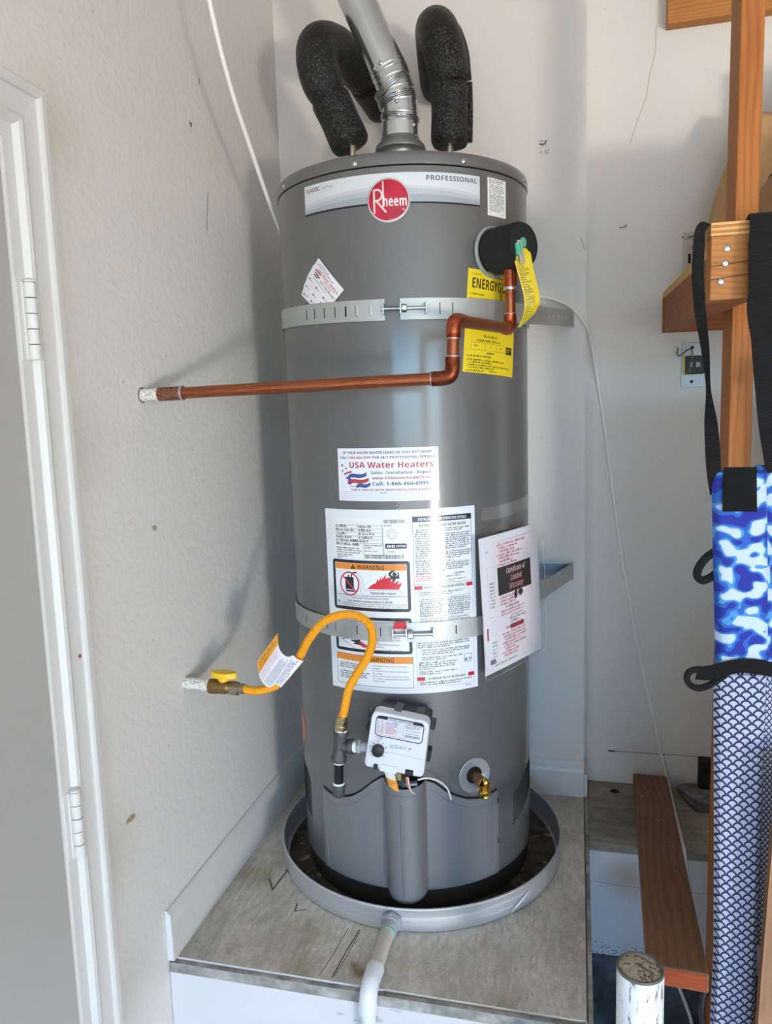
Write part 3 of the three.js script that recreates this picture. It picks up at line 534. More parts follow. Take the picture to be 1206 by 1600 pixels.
    poly(c, [[392, 656], [446, 612], [470, 606], [486, 566], [494, 588], [522, 540], [516, 580], [560, 526], [552, 566], [590, 552], [598, 590], [630, 560], [622, 604], [664, 580], [648, 614], [690, 600], [660, 656]], '#cf2735');
    c.fillStyle = K; c.beginPath(); c.arc(628, 530, 17, 0, 7); c.fill(); poly(c, [[578, 522], [600, 500], [628, 498], [630, 508], [608, 514], [596, 534], [620, 546], [644, 546], [656, 532], [652, 514], [662, 510], [668, 566], [640, 566], [616, 596], [608, 566], [590, 584], [596, 552], [580, 540]], K);
    text(c, 'Flammable Vapors', 420, 690, 26, { w: 220 }); c.fillStyle = K; c.fillRect(94, 716, 632, 3);
    text(c, 'FIRE AND EXPLOSION HAZARD', 408, 738, 24, { align: 'center', style: '' }); text(c, 'Can result in serious injury or death.', 408, 764, 23, { align: 'center' }); c.save(); tri(116, 776, 12); c.restore();
    ['Do not store or use gasoline or other flammable vapors and liquids', 'in the vicinity of this or any other appliance. Storage of or use of gasoline', 'or other flammable vapors or liquids in the vicinity of this or any other', 'appliance can result in serious injury or death.'].forEach((s, k) => text(c, s, k ? 100 : 136, 784 + k * 17, 17, { style: '', w: [586, 618, 600, 400][k] }));
    // second warning, partly under the strap
    frame(896, 306); c.strokeStyle = K; c.lineWidth = 3; c.beginPath(); c.moveTo(92, 1094); c.lineTo(250, 1062); c.moveTo(300, 1074); c.lineTo(130, 1104); c.lineTo(260, 1176); c.stroke();
    text(c, 'HOT', 250, 1082, 30, { color: '#8a8f98' }); poly(c, [[222, 1100], [256, 1104], [230, 1070], [272, 1104], [300, 1072], [310, 1110], [352, 1128], [336, 1150], [290, 1140], [236, 1134], [262, 1122], [222, 1112]], '#1d1f2a'); poly(c, [[286, 1118], [350, 1128], [400, 1160], [330, 1158]], '#c22a38');
    ['setting. Feel water before bathing', 'scalding temperature of water', 'heater.'].forEach((s, k) => text(c, s, 424, 1064 + k * 22, 19, { style: '', w: [230, 240, 60][k] })); ['Feel water before bathing or', 'showering.', 'Temperature limiting valves are', 'available, see manual.'].forEach((s, k) => text(c, s, 424, 1124 + k * 20 + (k > 1 ? 8 : 0), 19, { style: '', w: [235, 90, 250, 180][k] }));
    // third warning
    c.strokeStyle = K; c.lineWidth = 3; c.strokeRect(66, 1228, 690, 262); c.fillStyle = '#e08a2a'; c.fillRect(68, 1230, 686, 54); text(c, 'WARNING', 370, 1258, 48, { w: 232, color: '#3a1a0e' });
    words(c, 96, 1304, 280, 18, 3, '#333', 0.7); words(c, 96, 1376, 280, 18, 4, '#333', 0.7);
    ['Do not operate if water pressure or odor gas is', 'damaged.', 'Do not operate if any of the burner areas show any', 'tar coating.', 'Failure to follow the above instructions can result in', 'fire or explosion, causing property damage, personal', 'injury or death.'].forEach((s, k) => text(c, s, 410, 1308 + k * 22, 17, { style: '', w: [300, 70, 310, 90, 310, 315, 110][k] }));
    // right-hand column
    c.strokeStyle = '#444b55'; c.lineWidth = 3; c.strokeRect(788, 66, 496, 552); c.fillStyle = navy; c.fillRect(786, 60, 500, 46); text(c, 'INSTALLATION AND OPERATION DETAILS', 1036, 84, 30, { color: '#dfe3ee', align: 'center', w: 410 }); text(c, 'AUTOMATIC STORAGE WATER HEATER', 1036, 136, 30, { align: 'center', w: 400 });
    words(c, 804, 166, 226, 17, 5, '#333', 0.7); words(c, 804, 256, 232, 17, 9, '#333', 0.7); words(c, 804, 420, 236, 17, 7, '#333', 0.7); words(c, 804, 530, 236, 17, 4, '#b8323e', 0.7); words(c, 1052, 160, 226, 17, 2, '#333', 0.7); words(c, 1052, 204, 226, 17, 8, '#333', 0.7); words(c, 1052, 350, 226, 17, 4, '#333', 0.7); words(c, 1052, 426, 100, 17, 1, '#b8323e', 0.7); words(c, 1052, 443, 226, 17, 4, '#333', 0.7); text(c, 'WARNING', 1170, 540, 18, { align: 'center' }); text(c, '⚠', 1100, 540, 22, { align: 'center' }); words(c, 1052, 556, 222, 16, 1, '#222', 0.85); words(c, 1052, 584, 200, 15, 2, '#555');
    const bar = (y, s, wd) => { c.fillStyle = '#bf2530'; c.fillRect(786, y, 66, 32); c.fillRect(1228, y, 58, 32); text(c, s, 1040, y + 17, 25, { align: 'center', w: wd }); };
    bar(630, 'FOR YOUR SAFETY READ BEFORE OPERATING', 350); c.strokeStyle = '#9a6a70'; c.lineWidth = 2; c.strokeRect(788, 634, 496, 256); c.strokeStyle = '#555'; c.strokeRect(816, 676, 440, 50); words(c, 836, 682, 400, 17, 2, '#333', 0.7);
    words(c, 826, 740, 200, 17, 9, '#333', 0.7); words(c, 1060, 736, 216, 17, 9, '#333', 0.7); words(c, 826, 900, 200, 17, 4, '#333'); words(c, 1060, 900, 200, 17, 4, '#333');
    c.strokeStyle = '#9a6a70'; c.strokeRect(788, 1040, 496, 448); words(c, 800, 1068, 470, 18, 5, '#333', 0.75); words(c, 830, 1164, 440, 18, 3, '#333', 0.7); words(c, 830, 1228, 350, 18, 2, '#333', 0.7); words(c, 806, 1272, 330, 18, 4, '#333', 0.7); words(c, 806, 1350, 350, 18, 2, '#333', 0.7);
    c.strokeStyle = '#444'; c.lineWidth = 4; rrect(c, 1196, 1238, 66, 66, 10); c.stroke(); c.fillStyle = '#777'; c.beginPath(); c.arc(1212, 1284, 12, 0, 7); c.arc(1246, 1280, 10, 0, 7); c.fill();
    bar(1400, 'TO TURN GAS OFF TO THE APPLIANCE', 330); words(c, 800, 1440, 470, 18, 2, '#333', 0.75); words(c, 1200, 1500, 70, 13, 1);
  });
  part(heater, 'instruction_label', cylPatch(0.2556, 0.0304, 0.6372, 0.306, 0.357, 0.006, 72, 4), phys({ map: big, roughness: 0.3, clearcoat: 0.35, clearcoatRoughness: 0.15 }), 'large white instruction and warning label');

  // yellow energy label, partly under the strap
  const en = canvasTex(640, 880, (c, w, h) => {
    c.fillStyle = '#e6cb1b'; c.fillRect(0, 0, w, h); const K = '#17140a';
    text(c, 'U.S. Government', 40, 40, 22, { w: 100, style: '' }); words(c, 330, 28, 270, 22, 1, K);
    text(c, 'ENERGYGUIDE', 44, 116, 118, { w: 552, color: K }); c.fillStyle = K; c.fillRect(396, 160, 16, 110); poly(c, [[366, 262], [442, 262], [404, 320]], K);
    words(c, 36, 196, 200, 26, 1, K); words(c, 36, 240, 330, 26, 1, K); words(c, 470, 190, 140, 24, 5, K); c.strokeStyle = K; c.lineWidth = 2; c.strokeRect(36, 300, 566, 200);
    words(c, 210, 550, 260, 26, 1, K, 0.8); words(c, 130, 588, 380, 26, 1, K, 0.85); c.strokeRect(72, 618, 440, 62); c.beginPath(); c.moveTo(232, 618); c.lineTo(232, 680); c.moveTo(372, 618); c.lineTo(372, 680); c.stroke(); words(c, 100, 634, 100, 24, 1, K); words(c, 290, 634, 30, 24, 1, K); words(c, 420, 634, 60, 24, 1, K); c.fillStyle = K; c.fillRect(510, 620, 96, 66); words(c, 524, 634, 70, 20, 2, '#e6cb1b', 0.8);
    words(c, 250, 694, 180, 22, 1, K, 0.8); for (let k = 0; k < 4; k++) { c.fillStyle = K; c.beginPath(); c.arc(46, 740 + [0, 32, 78, 126][k], 6, 0, 7); c.fill(); words(c, 60, 726 + [0, 32, 78, 126][k], [380, 500, 530, 330][k], 22, k === 1 || k === 2 ? 2 : 1, K, 0.75); }
    words(c, 290, 848, 180, 20, 1, K);
  });
  part(heater, 'energy_label', cylPatch(0.2557, 0.2352, 1.153, 0.1325, 0.186, -0.085, 20, 6), std({ map: en, roughness: 0.5 }), 'yellow energy label under the strap');
  part(heater, 'orange_sticker', sheet((u, v) => { const q = u * 2 * PI, t = rad(-68) - (0.05 * v * Math.cos(q)) / 0.2556; return V(0.2556 * Math.sin(t), 0.318 + 0.045 * v * Math.sin(q), 0.2556 * Math.cos(t)); }, 40, 8), std({ color: lin('#d8845c'), roughness: 0.55, side: THREE.DoubleSide }), 'orange sticker round the side');

  // burner cover with scalloped top and the channel in its middle
  const pl = [[-37.2, 0.2262], [-36, 0.2252], [-30.2, 0.2205], [-26, 0.2215], [-22.6, 0.2265], [-17.7, 0.2357], [-13.1, 0.2503], [-7.6, 0.2729], [-3.2, 0.2866], [0, 0.288], [14, 0.286], [16.4, 0.2824], [20.2, 0.2757], [24.7, 0.2571], [29.5, 0.2435], [34.5, 0.2335], [39.9, 0.2282], [45.7, 0.2275], [50.5, 0.2315], [51.4, 0.232]];
  const topAt = (d) => { let k = 0; while (k < pl.length - 2 && pl[k + 1][0] < d) k++; const [a, b] = [pl[k], pl[k + 1]], t = Math.min(1, Math.max(0, (d - a[0]) / (b[0] - a[0]))), s = t; return a[1] + (b[1] - a[1]) * s; };
  const door = part(heater, 'burner_cover', arcBand(0.2562, 0.2592, 0.0535, topAt, -37.2, 51.4, 120), M.tankDoor, 'scalloped grey burner cover');
  part(door, 'shadow_gap', arcBand(0.2552, 0.2562, 0.0535, (d) => topAt(d) + 0.0035, -37.0, 51.2, 120), M.gapDark);
  const line = (off, d0, d1) => { const q = []; for (let i = 0; i <= 24; i++) { const d = d0 + ((d1 - d0) * i) / 24; q.push(onTank(d, topAt(d) - off, 0.259)); } return q; };
  part(door, 'bead', [sweep(line(0.017, -35, -4), 0.0011, 60, 8), sweep(line(0.017, 17, 50), 0.0011, 60, 8), sweep([onTank(-35, 0.209, 0.259), onTank(-35, 0.13, 0.259), onTank(-34.6, 0.057, 0.259)], 0.0011, 12, 8), sweep([onTank(49, 0.21, 0.259), onTank(49, 0.13, 0.259), onTank(49, 0.062, 0.259)], 0.0011, 12, 8)], M.tankDoor);
  for (const [p, q] of [[0.203, 0.216], [0.118, 0.128]]) part(door, 'slot', arcBand(0.2588, 0.2595, p, q, 50.9, 51.5, 2), M.gapDark);
  { // the channel: an open-topped half tube
    const c = radial(7.2).multiplyScalar(0.2565), rc = 0.0405, pos = (a, r, y) => V(c.x + r * Math.sin(a), y, c.z + r * Math.cos(a)), a0 = rad(7.2);
    const yb = (a) => 0.0505 - 0.004 * Math.cos(a - a0), yt = (a) => 0.2885 - 0.004 * Math.max(0, Math.cos(a - a0)) ** 3;
    const skin = (r) => sheet((u, v) => { const a = a0 + (u - 0.5) * rad(196), y0 = yb(a), y1 = yt(a), y = y0 + (y1 - y0) * v, k = v < 0.06 ? 1 - 0.1 * (1 - v / 0.06) ** 2 : 1; return pos(a, r * k, y); }, 40, 30);
    const inner = skin(rc - 0.0016); { const ix = inner.index.array; for (let i = 0; i < ix.length; i += 3) [ix[i], ix[i + 1]] = [ix[i + 1], ix[i]]; inner.computeVertexNormals(); }
    const lip = sheet((u, v) => { const a = a0 + (u - 0.5) * rad(196); return pos(a, rc - 0.0016 * v, yt(a)); }, 40, 1), foot = sheet((u, v) => { const a = a0 + (u - 0.5) * rad(196); return pos(a, 0.0365 * v, yb(a)); }, 40, 1);
    const ch = part(heater, 'burner_channel', [skin(rc), lip, foot, inner], M.tankDoor, 'rounded grey channel down the front');
    M.tankDoor.side = THREE.DoubleSide;
    part(ch, 'rib', sweep([pos(a0 - 0.12, rc - 0.0003, 0.252), pos(a0 - 0.1, rc - 0.0003, 0.15), pos(a0 - 0.08, rc - 0.0003, 0.062)], 0.0025, 24, 8), M.tankDoor);
    part(ch, 'bead', sweep(Array.from({ length: 21 }, (_, i) => pos(a0 + (i / 20 - 0.5) * rad(150), rc, 0.272 - 0.003 * Math.sin((i / 20) * PI))), 0.0009, 40, 6), M.tankDoor);
    part(ch, 'cavity', box(c.x - 0.034, 0.2, c.z - 0.002, c.x + 0.034, 0.292, c.z + 0.006, 0.001), M.gapDark, 'black opening');
  }
  // air intake holes
  const hole = (list) => { const g = new THREE.CylinderGeometry(0.0017, 0.0017, 0.0012, 6); g.rotateX(PI / 2); const im = new THREE.InstancedMesh(g, M.gapDark, list.length), q = new THREE.Object3D(); list.forEach(([d, y], i) => { q.position.copy(onTank(d, y, 0.2549)); q.rotation.set(0, rad(d), 0); q.updateMatrix(); im.setMatrixAt(i, q.matrix); }); im.name = 'vent_holes'; im.userData.kind = 'stuff'; im.castShadow = im.receiveShadow = true; heater.add(im); };
  const lst = [], lst2 = [];
  for (let j = 0; j < 22; j++) for (let i = 0; i < 24; i++) { const d = 63.6 + i * 1.15 + (j % 2) * 0.575, y = 0.135 + j * 0.0046; const lo = 0.134 + Math.max(0, (d - 64) * 0.0013), hi = 0.197 + Math.min(0.036, (d - 63) * 0.0021); if (y >= lo && y <= hi && d < 90) lst.push([d, y]); }
  for (let j = 0; j < 24; j++) for (let i = 0; i < 24; i++) { const d = -51.4 - i * 1.15 - (j % 2) * 0.575, y = 0.125 + j * 0.0046; const lo = 0.126 + Math.max(0, (-51 - d) * 0.0013), hi = 0.212 + Math.min(0.03, (-51 - d) * 0.0042); if (y >= lo && y <= hi && d > -80) lst2.push([d, y]); }
  hole(lst); hole(lst2);

  // drain valve with its ring
  const dv = onTank(38.7, 0.2785, 0.2556), n = radial(38.7);
  part(heater, 'drain_ring', turned(dv, n, [[0.0355, 0], [0.0358, 0.0012], [0.034, 0.0022], [0.0175, -0.0005], [0.0165, -0.004]], 48), phys({ color: lin('#a2a5a9'), metalness: 0.35, roughness: 0.3, clearcoat: 0.4 }), 'pale grey dished ring');
  part(heater, 'drain_hole', turned(dv, n, [[0.0172, 0], [0.0165, 0.0006], [0, 0.0006]], 32), M.gapDark);
  const vd = n.clone().add(V(-0.02, -0.07, 0)).normalize(), at = (k, dx = 0, dy = 0) => dv.clone().addScaledVector(vd, k).add(V(dx, dy, 0));
  const valve = part(heater, 'drain_valve', turned(at(0), vd, [[0, 0], [0.0105, 0], [0.0105, 0.028], [0.0118, 0.029], [0.0118, 0.034], [0.009, 0.036]], 24), M.brassDull, 'brass drain valve');
  part(valve, 'outlet', turned(at(0.028, 0.002, -0.008), V(0.35, -0.55, 0.76), [[0, -0.004], [0.0085, -0.004], [0.0095, 0.003], [0.0125, 0.006], [0.0128, 0.016], [0.0118, 0.0175], [0.0115, 0.021], [0.0105, 0.022], [0.0082, 0.022], [0.0078, 0.018], [0, 0.018]], 28), M.brass);
  part(valve, 'stem', turned(at(0.03, 0.004, 0.004), V(0.42, 0.12, 0.9), [[0, 0], [0.0068, 0], [0.0072, 0.006], [0.006, 0.008], [0.0062, 0.014], [0.0045, 0.016], [0, 0.0165]], 20), M.brass);
  part(valve, 'stem_slot', board(at(0.0445, 0.0075, 0.002), at(0.0445, 0.0155, 0.006), 0.002, 0.001, [0, 1, 0], 0.0003), M.brassDull);
}

// gas control on the front of the heater
{
  const dir = radial(3.2), c = V(0.0405, 0.401, 0.3425), roll = rad(-8.5);
  const f = frameOf(dir), mat = new THREE.Matrix4().makeBasis(f.x, f.y, f.z).multiply(new THREE.Matrix4().makeRotationZ(roll)).multiply(new THREE.Matrix4().makeScale(0.93, 0.93, 1)).setPosition(c);
  const put = (g) => { g.applyMatrix4(mat); return g; };
  const gc = thing('gas_control', 'white gas control box with black knob on the heater front', 'gas control');
  part(gc, 'body', [put(box(-0.05, -0.05, -0.083, 0.054, 0.046, -0.024, 0.006)), put(box(-0.018, 0.043, -0.06, -0.002, 0.055, -0.018, 0.001)), put(box(0.026, 0.043, -0.06, 0.042, 0.054, -0.018, 0.001))], M.blackPlastic, 'black back body');
  const shp = new THREE.Shape(); const x0 = -0.0575, x1 = 0.0555, y0 = -0.0605, y1 = 0.052;
  shp.moveTo(x0 + 0.008, y0); shp.lineTo(x1 - 0.008, y0); shp.quadraticCurveTo(x1, y0, x1, y0 + 0.008); shp.lineTo(x1 - 0.001, y1 - 0.014); shp.quadraticCurveTo(x1 - 0.001, y1 - 0.002, x1 - 0.014, y1 - 0.001); shp.lineTo(x0 + 0.014, y1); shp.quadraticCurveTo(x0 + 0.004, y1, x0 + 0.003, y1 - 0.012); shp.lineTo(x0, y0 + 0.008); shp.quadraticCurveTo(x0, y0, x0 + 0.008, y0);
  const cg = new THREE.ExtrudeGeometry(shp, { depth: 0.022, bevelEnabled: true, bevelThickness: 0.004, bevelSize: 0.003, bevelSegments: 3, curveSegments: 8 });
  const cover = part(gc, 'cover', put(cg.translate(0, 0, -0.026)), M.whitePlastic);
  const lower = new THREE.Shape(); lower.moveTo(x0 + 0.004, y0 + 0.004); lower.lineTo(x1 - 0.003, y0 + 0.004); lower.lineTo(x1 - 0.003, -0.0255); lower.lineTo(-0.012, -0.0235); lower.quadraticCurveTo(-0.022, -0.025, -0.026, -0.034); lower.quadraticCurveTo(-0.036, -0.044, -0.05, -0.038); lower.lineTo(x0 + 0.004, -0.032); lower.lineTo(x0 + 0.004, y0 + 0.004);
  part(cover, 'raised_panel', put(new THREE.ExtrudeGeometry(lower, { depth: 0.0016, bevelEnabled: true, bevelThickness: 0.001, bevelSize: 0.001, bevelSegments: 2 }).translate(0, 0, -0.0005)), M.whitePlastic);
  const st = canvasTex(900, 430, (k, w, h) => {
    k.fillStyle = '#d8dbe1'; k.fillRect(0, 0, w, h); k.fillStyle = '#1c2026'; k.fillRect(0, 0, w, 62); k.fillStyle = '#d8dbe1'; k.fillRect(210, 8, 480, 46);
    text(k, 'STATUS LIGHT CODE', 450, 32, 44, { align: 'center', w: 460 }); k.fillStyle = '#d8dbe1'; k.fillRect(20, 62, 510, 300); k.strokeStyle = '#333'; k.lineWidth = 3; for (const x of [24, 96, 190, 540]) { k.beginPath(); k.moveTo(x, 70); k.lineTo(x, 366); k.stroke(); } for (let j = 0; j < 9; j++) { k.beginPath(); k.moveTo(24, 104 + j * 32); k.lineTo(540, 104 + j * 32); k.stroke(); }
    words(k, 30, 76, 60, 26, 1); words(k, 106, 76, 76, 26, 1); text(k, 'STATUS', 360, 88, 28, { align: 'center' });
    for (let j = 0; j < 8; j++) { words(k, 34, 108 + j * 32, 54, 26, 1); words(k, 104, 108 + j * 32, 76, 26, 1, j > 1 ? '#b8323e' : '#3a4c9a', 0.75); words(k, 200, 108 + j * 32, 330, 26, 1, j > 1 ? '#b8323e' : '#3a4c9a', 0.8); }
    words(k, 556, 76, 320, 24, 4, '#333', 0.75); k.fillStyle = '#333'; k.beginPath(); k.arc(592, 210, 12, 0, 7); k.arc(592, 266, 12, 0, 7); k.fill(); text(k, 'Normal Operation', 626, 210, 27, { w: 210 }); text(k, 'System Problem', 626, 266, 27, { w: 200 }); barcode(k, 570, 300, 280, 50); words(k, 556, 360, 310, 22, 1); words(k, 30, 384, 840, 26, 1, '#9a2a3a', 0.8);
  });
  const ls = new THREE.Shape(); { const a = -0.0465, b = 0.0475, lo = 0.0065, hi = 0.0475, r = 0.009; ls.moveTo(a + r, lo); ls.lineTo(b - r, lo); ls.quadraticCurveTo(b, lo, b, lo + r); ls.lineTo(b, hi - r); ls.quadraticCurveTo(b, hi, b - r, hi); ls.lineTo(a + r, hi); ls.quadraticCurveTo(a, hi, a, hi - r); ls.lineTo(a, lo + r); ls.quadraticCurveTo(a, lo, a + r, lo); }
  const lg = new THREE.ShapeGeometry(ls, 8); { const p = lg.attributes.position, uv = lg.attributes.uv; for (let i = 0; i < p.count; i++) uv.setXY(i, (p.getX(i) + 0.0465) / 0.094, (p.getY(i) - 0.0065) / 0.041); }
  const rim = []; for (let i = 0; i <= 64; i++) { const p = ls.getPoint(i / 64); rim.push([p.x, p.y, 0.0006]); }
  part(cover, 'label_rim', put(sweep(rim, 0.0009, 160, 6, false)), M.blackPlastic);
  part(cover, 'status_label', put(lg.translate(0, 0, 0.0006)), std({ map: st, roughness: 0.35 }), 'status light label in red and black print');
  // printing on the cover
  const pt = canvasTex(600, 300, (k, w, h) => { k.fillStyle = '#d8dade'; k.fillRect(0, 0, w, h); words(k, 30, 8, 190, 24, 1, '#333', 0.85); words(k, 56, 34, 140, 24, 1, '#333', 0.85); words(k, 214, 104, 200, 18, 4, '#666', 0.7); k.fillStyle = '#777'; k.beginPath(); k.arc(452, 128, 20, PI, 0); k.fill(); k.fillRect(440, 132, 24, 8); words(k, 430, 160, 50, 14, 1); });
  { const g = new THREE.PlaneGeometry(0.1, 0.0335); g.translate(0, -0.0115, 0.00035); part(cover, 'print', put(g), std({ map: pt, roughness: 0.35 })); }
  const dial = canvasTex(256, 256, (k) => { k.fillStyle = '#d8dade'; k.fillRect(0, 0, 256, 256); ['OFF', 'PILOT', 'LOW', 'WARM', 'HOT', 'A', 'B', 'C', 'VERY'].forEach((s, i) => { const a = PI * 0.5 + 0.55 + i * 0.62; text(k, s, 128 + 106 * Math.cos(a), 128 + 106 * Math.sin(a), 22, { align: 'center', color: '#333', w: 34 }); }); });
  { const g = new THREE.CircleGeometry(0.0195, 40); g.translate(-0.0355, -0.0215, 0.0024); part(cover, 'dial', put(g), std({ map: dial, roughness: 0.4 })); }
  const knob = part(gc, 'knob', put(turned([-0.0355, -0.0215, 0.001], [0, 0, 1], [[0, 0], [0.0124, 0], [0.0122, 0.009], [0.011, 0.0115], [0, 0.0118]], 36)), M.blackPlastic, 'black temperature knob');
  part(knob, 'grip', put(board([-0.041, -0.0165, 0.0128], [-0.030, -0.0265, 0.0128], 0.004, 0.003, [0.6, 0.7, 0], 0.001)), M.blackPlastic);
  part(gc, 'button', put(box(-0.0405, -0.062, -0.004, -0.0325, -0.052, 0.006, 0.001)), M.blackPlastic, 'small black igniter button');
  part(gc, 'socket', put(box(0.0225, -0.062, -0.002, 0.0385, -0.050, 0.0042, 0.0012)), M.blackPlastic, 'black wire socket');
  part(cover, 'tray', put(box(-0.028, -0.064, 0.0, 0.006, -0.0495, 0.0045, 0.0012)), M.whitePlastic);
  for (const [xx, yy, hh] of [[0.063, 0.028, 0.016], [0.062, -0.04, 0.024], [-0.063, 0.03, 0.014], [-0.0635, 0.0, 0.012]]) part(gc, 'clip', put(box(xx - 0.006, yy, -0.045, xx + 0.0035, yy + hh, -0.022, 0.002)), M.blackPlastic);
  const w0 = V(0.0555, 0.337, 0.345);
  part(gc, 'wire', sweep([w0, [0.0575, 0.322, 0.346], [0.060, 0.31, 0.338], [0.062, 0.296, 0.322]], 0.0016, 24, 8), std({ color: lin('#c9715c'), roughness: 0.5 }), 'thin red wire');
  part(gc, 'wire', sweep([w0.clone().add(V(0.003, 0, 0)), [0.0615, 0.318, 0.345], [0.063, 0.305, 0.337], [0.066, 0.294, 0.322]], 0.0016, 24, 8), M.pvcOld, 'thin white wire');
  part(gc, 'pilot_tube', [sweep([[0.03, 0.345, 0.31], [0.034, 0.318, 0.302], [0.034, 0.295, 0.284], [0.034, 0.25, 0.272]], 0.006, 24, 12), sweep([[0.022, 0.283, 0.274], [0.04, 0.288, 0.28], [0.06, 0.289, 0.274]], 0.006, 20, 10)], std({ color: lin('#6c7276'), metalness: 0.6, roughness: 0.45 }));
  part(gc, 'nut', hexNut([0.034, 0.33, 0.31], [0.034, 0.314, 0.31], 0.011), M.brassPale, 'brass tube nut');
  part(gc, 'sensor_lead', sweep([[0.067, 0.31, 0.3], [0.082, 0.311, 0.292], [0.1, 0.295, 0.268], [0.113, 0.27, 0.246], [0.119, 0.243, 0.237]], 0.0019, 40, 8), M.cable, 'white sensor lead');
  const tg = canvasTex(160, 200, (k) => { k.fillStyle = '#dedcd2'; k.fillRect(0, 0, 160, 200); k.fillStyle = '#e0982f'; k.fillRect(0, 110, 160, 90); words(k, 14, 124, 130, 26, 2, '#a0581a', 0.8); });
  part(gc, 'paper_flag', sheet((u, v) => V(0.004 + 0.02 * u + 0.014 * (1 - v), 0.309 + 0.032 * v - 0.01 * u * (1 - v), 0.318 + 0.012 * (1 - v) + 0.004 * Math.sin(u * 3)), 6, 4, 0), std({ map: tg, roughness: 0.7, side: THREE.DoubleSide }), 'white and orange paper flag');
}

// ---------------------------------------------------------------- straps
const slotGeo = (R, d, y, h = 0.018, w = 0.0016) => place(new THREE.BoxGeometry(w, h, 0.0006), onTank(d, y, R), radial(d));
{
  const t = thing('seismic_strap', 'upper galvanized strap bolted round the heater behind the copper pipe', 'strap');
  const mid = (d) => 1.1785 + 0.0115 * Math.pow(Math.max(0, (4 - d) / 73), 1.3), R0 = 0.2576, R1 = 0.259;
  part(t, 'band', arcBand(R0, R1, (d) => mid(d) - 0.0188, (d) => mid(d) + 0.0188, -128, 4.4, 90), M.strap);
  part(t, 'band', arcBand(R0, R1, (d) => mid(d) - 0.0188, (d) => mid(d) + 0.0188, 10.6, 98, 70), M.strap);
  for (const d of [-33.5, -28.4, -22.9, -17.3]) part(t, 'slot', slotGeo(R1, d, mid(d)), M.gapDark);
  part(t, 'slot', slotGeo(R1, -12.2, mid(-12), 0.019, 0.003), M.gapDark);
  for (const d of [26.5, 31.9]) part(t, 'slot', slotGeo(R1, d, mid(d), 0.021), M.gapDark);
  for (const d of [-7.1, -1.4]) part(t, 'lug', place(new RoundedBoxGeometry(0.0045, 0.019, 0.0035, 2, 0.0012), onTank(d, mid(d), R1 + 0.001), radial(d)), M.zinc);
  const bp = (d, r) => onTank(d, mid(d) + 0.0005, r);
  for (const d of [4.2, 10.8, 20.6]) part(t, 'bolt_lug', place(new RoundedBoxGeometry(0.003, 0.02, 0.015, 2, 0.001), onTank(d, mid(d), R1 + 0.006), radial(d)), M.zinc);
  const b = part(t, 'bolt', rod(bp(3.2, 0.2665), bp(20.8, 0.2665), 0.0032, 14), M.zinc);
  part(b, 'nut', hexNut(bp(11.3, 0.2665), bp(13.2, 0.2665), 0.0072), M.zinc);
  part(b, 'thread', sweep(Array.from({ length: 60 }, (_, i) => { const d = 4.8 + i * 0.09, c = bp(d, 0.2665), a = i * 1.7; return c.add(V(0, 0.0032 * Math.sin(a), 0.0032 * Math.cos(a))); }), 0.0005, 120, 5), M.zinc);
  // tail of the strap to the wall
  const tail = board([0.2445, 1.1790, 0.075], [0.3465, 1.2005, -0.293], 0.038, 0.0014, [0, 1, 0], 0.0005);
  part(t, 'tail', tail, M.strap);
  for (let k = 0; k < 6; k++) { const q = 0.5 + k * 0.085, p = V(0.2445 + 0.102 * q, 1.179 + 0.0215 * q, 0.075 - 0.368 * q); part(t, 'slot', place(new THREE.BoxGeometry(0.003, 0.006, 0.0018), p, V(0.963, 0, 0.267)), k < 5 ? M.pvcOld : M.gapDark); }
}
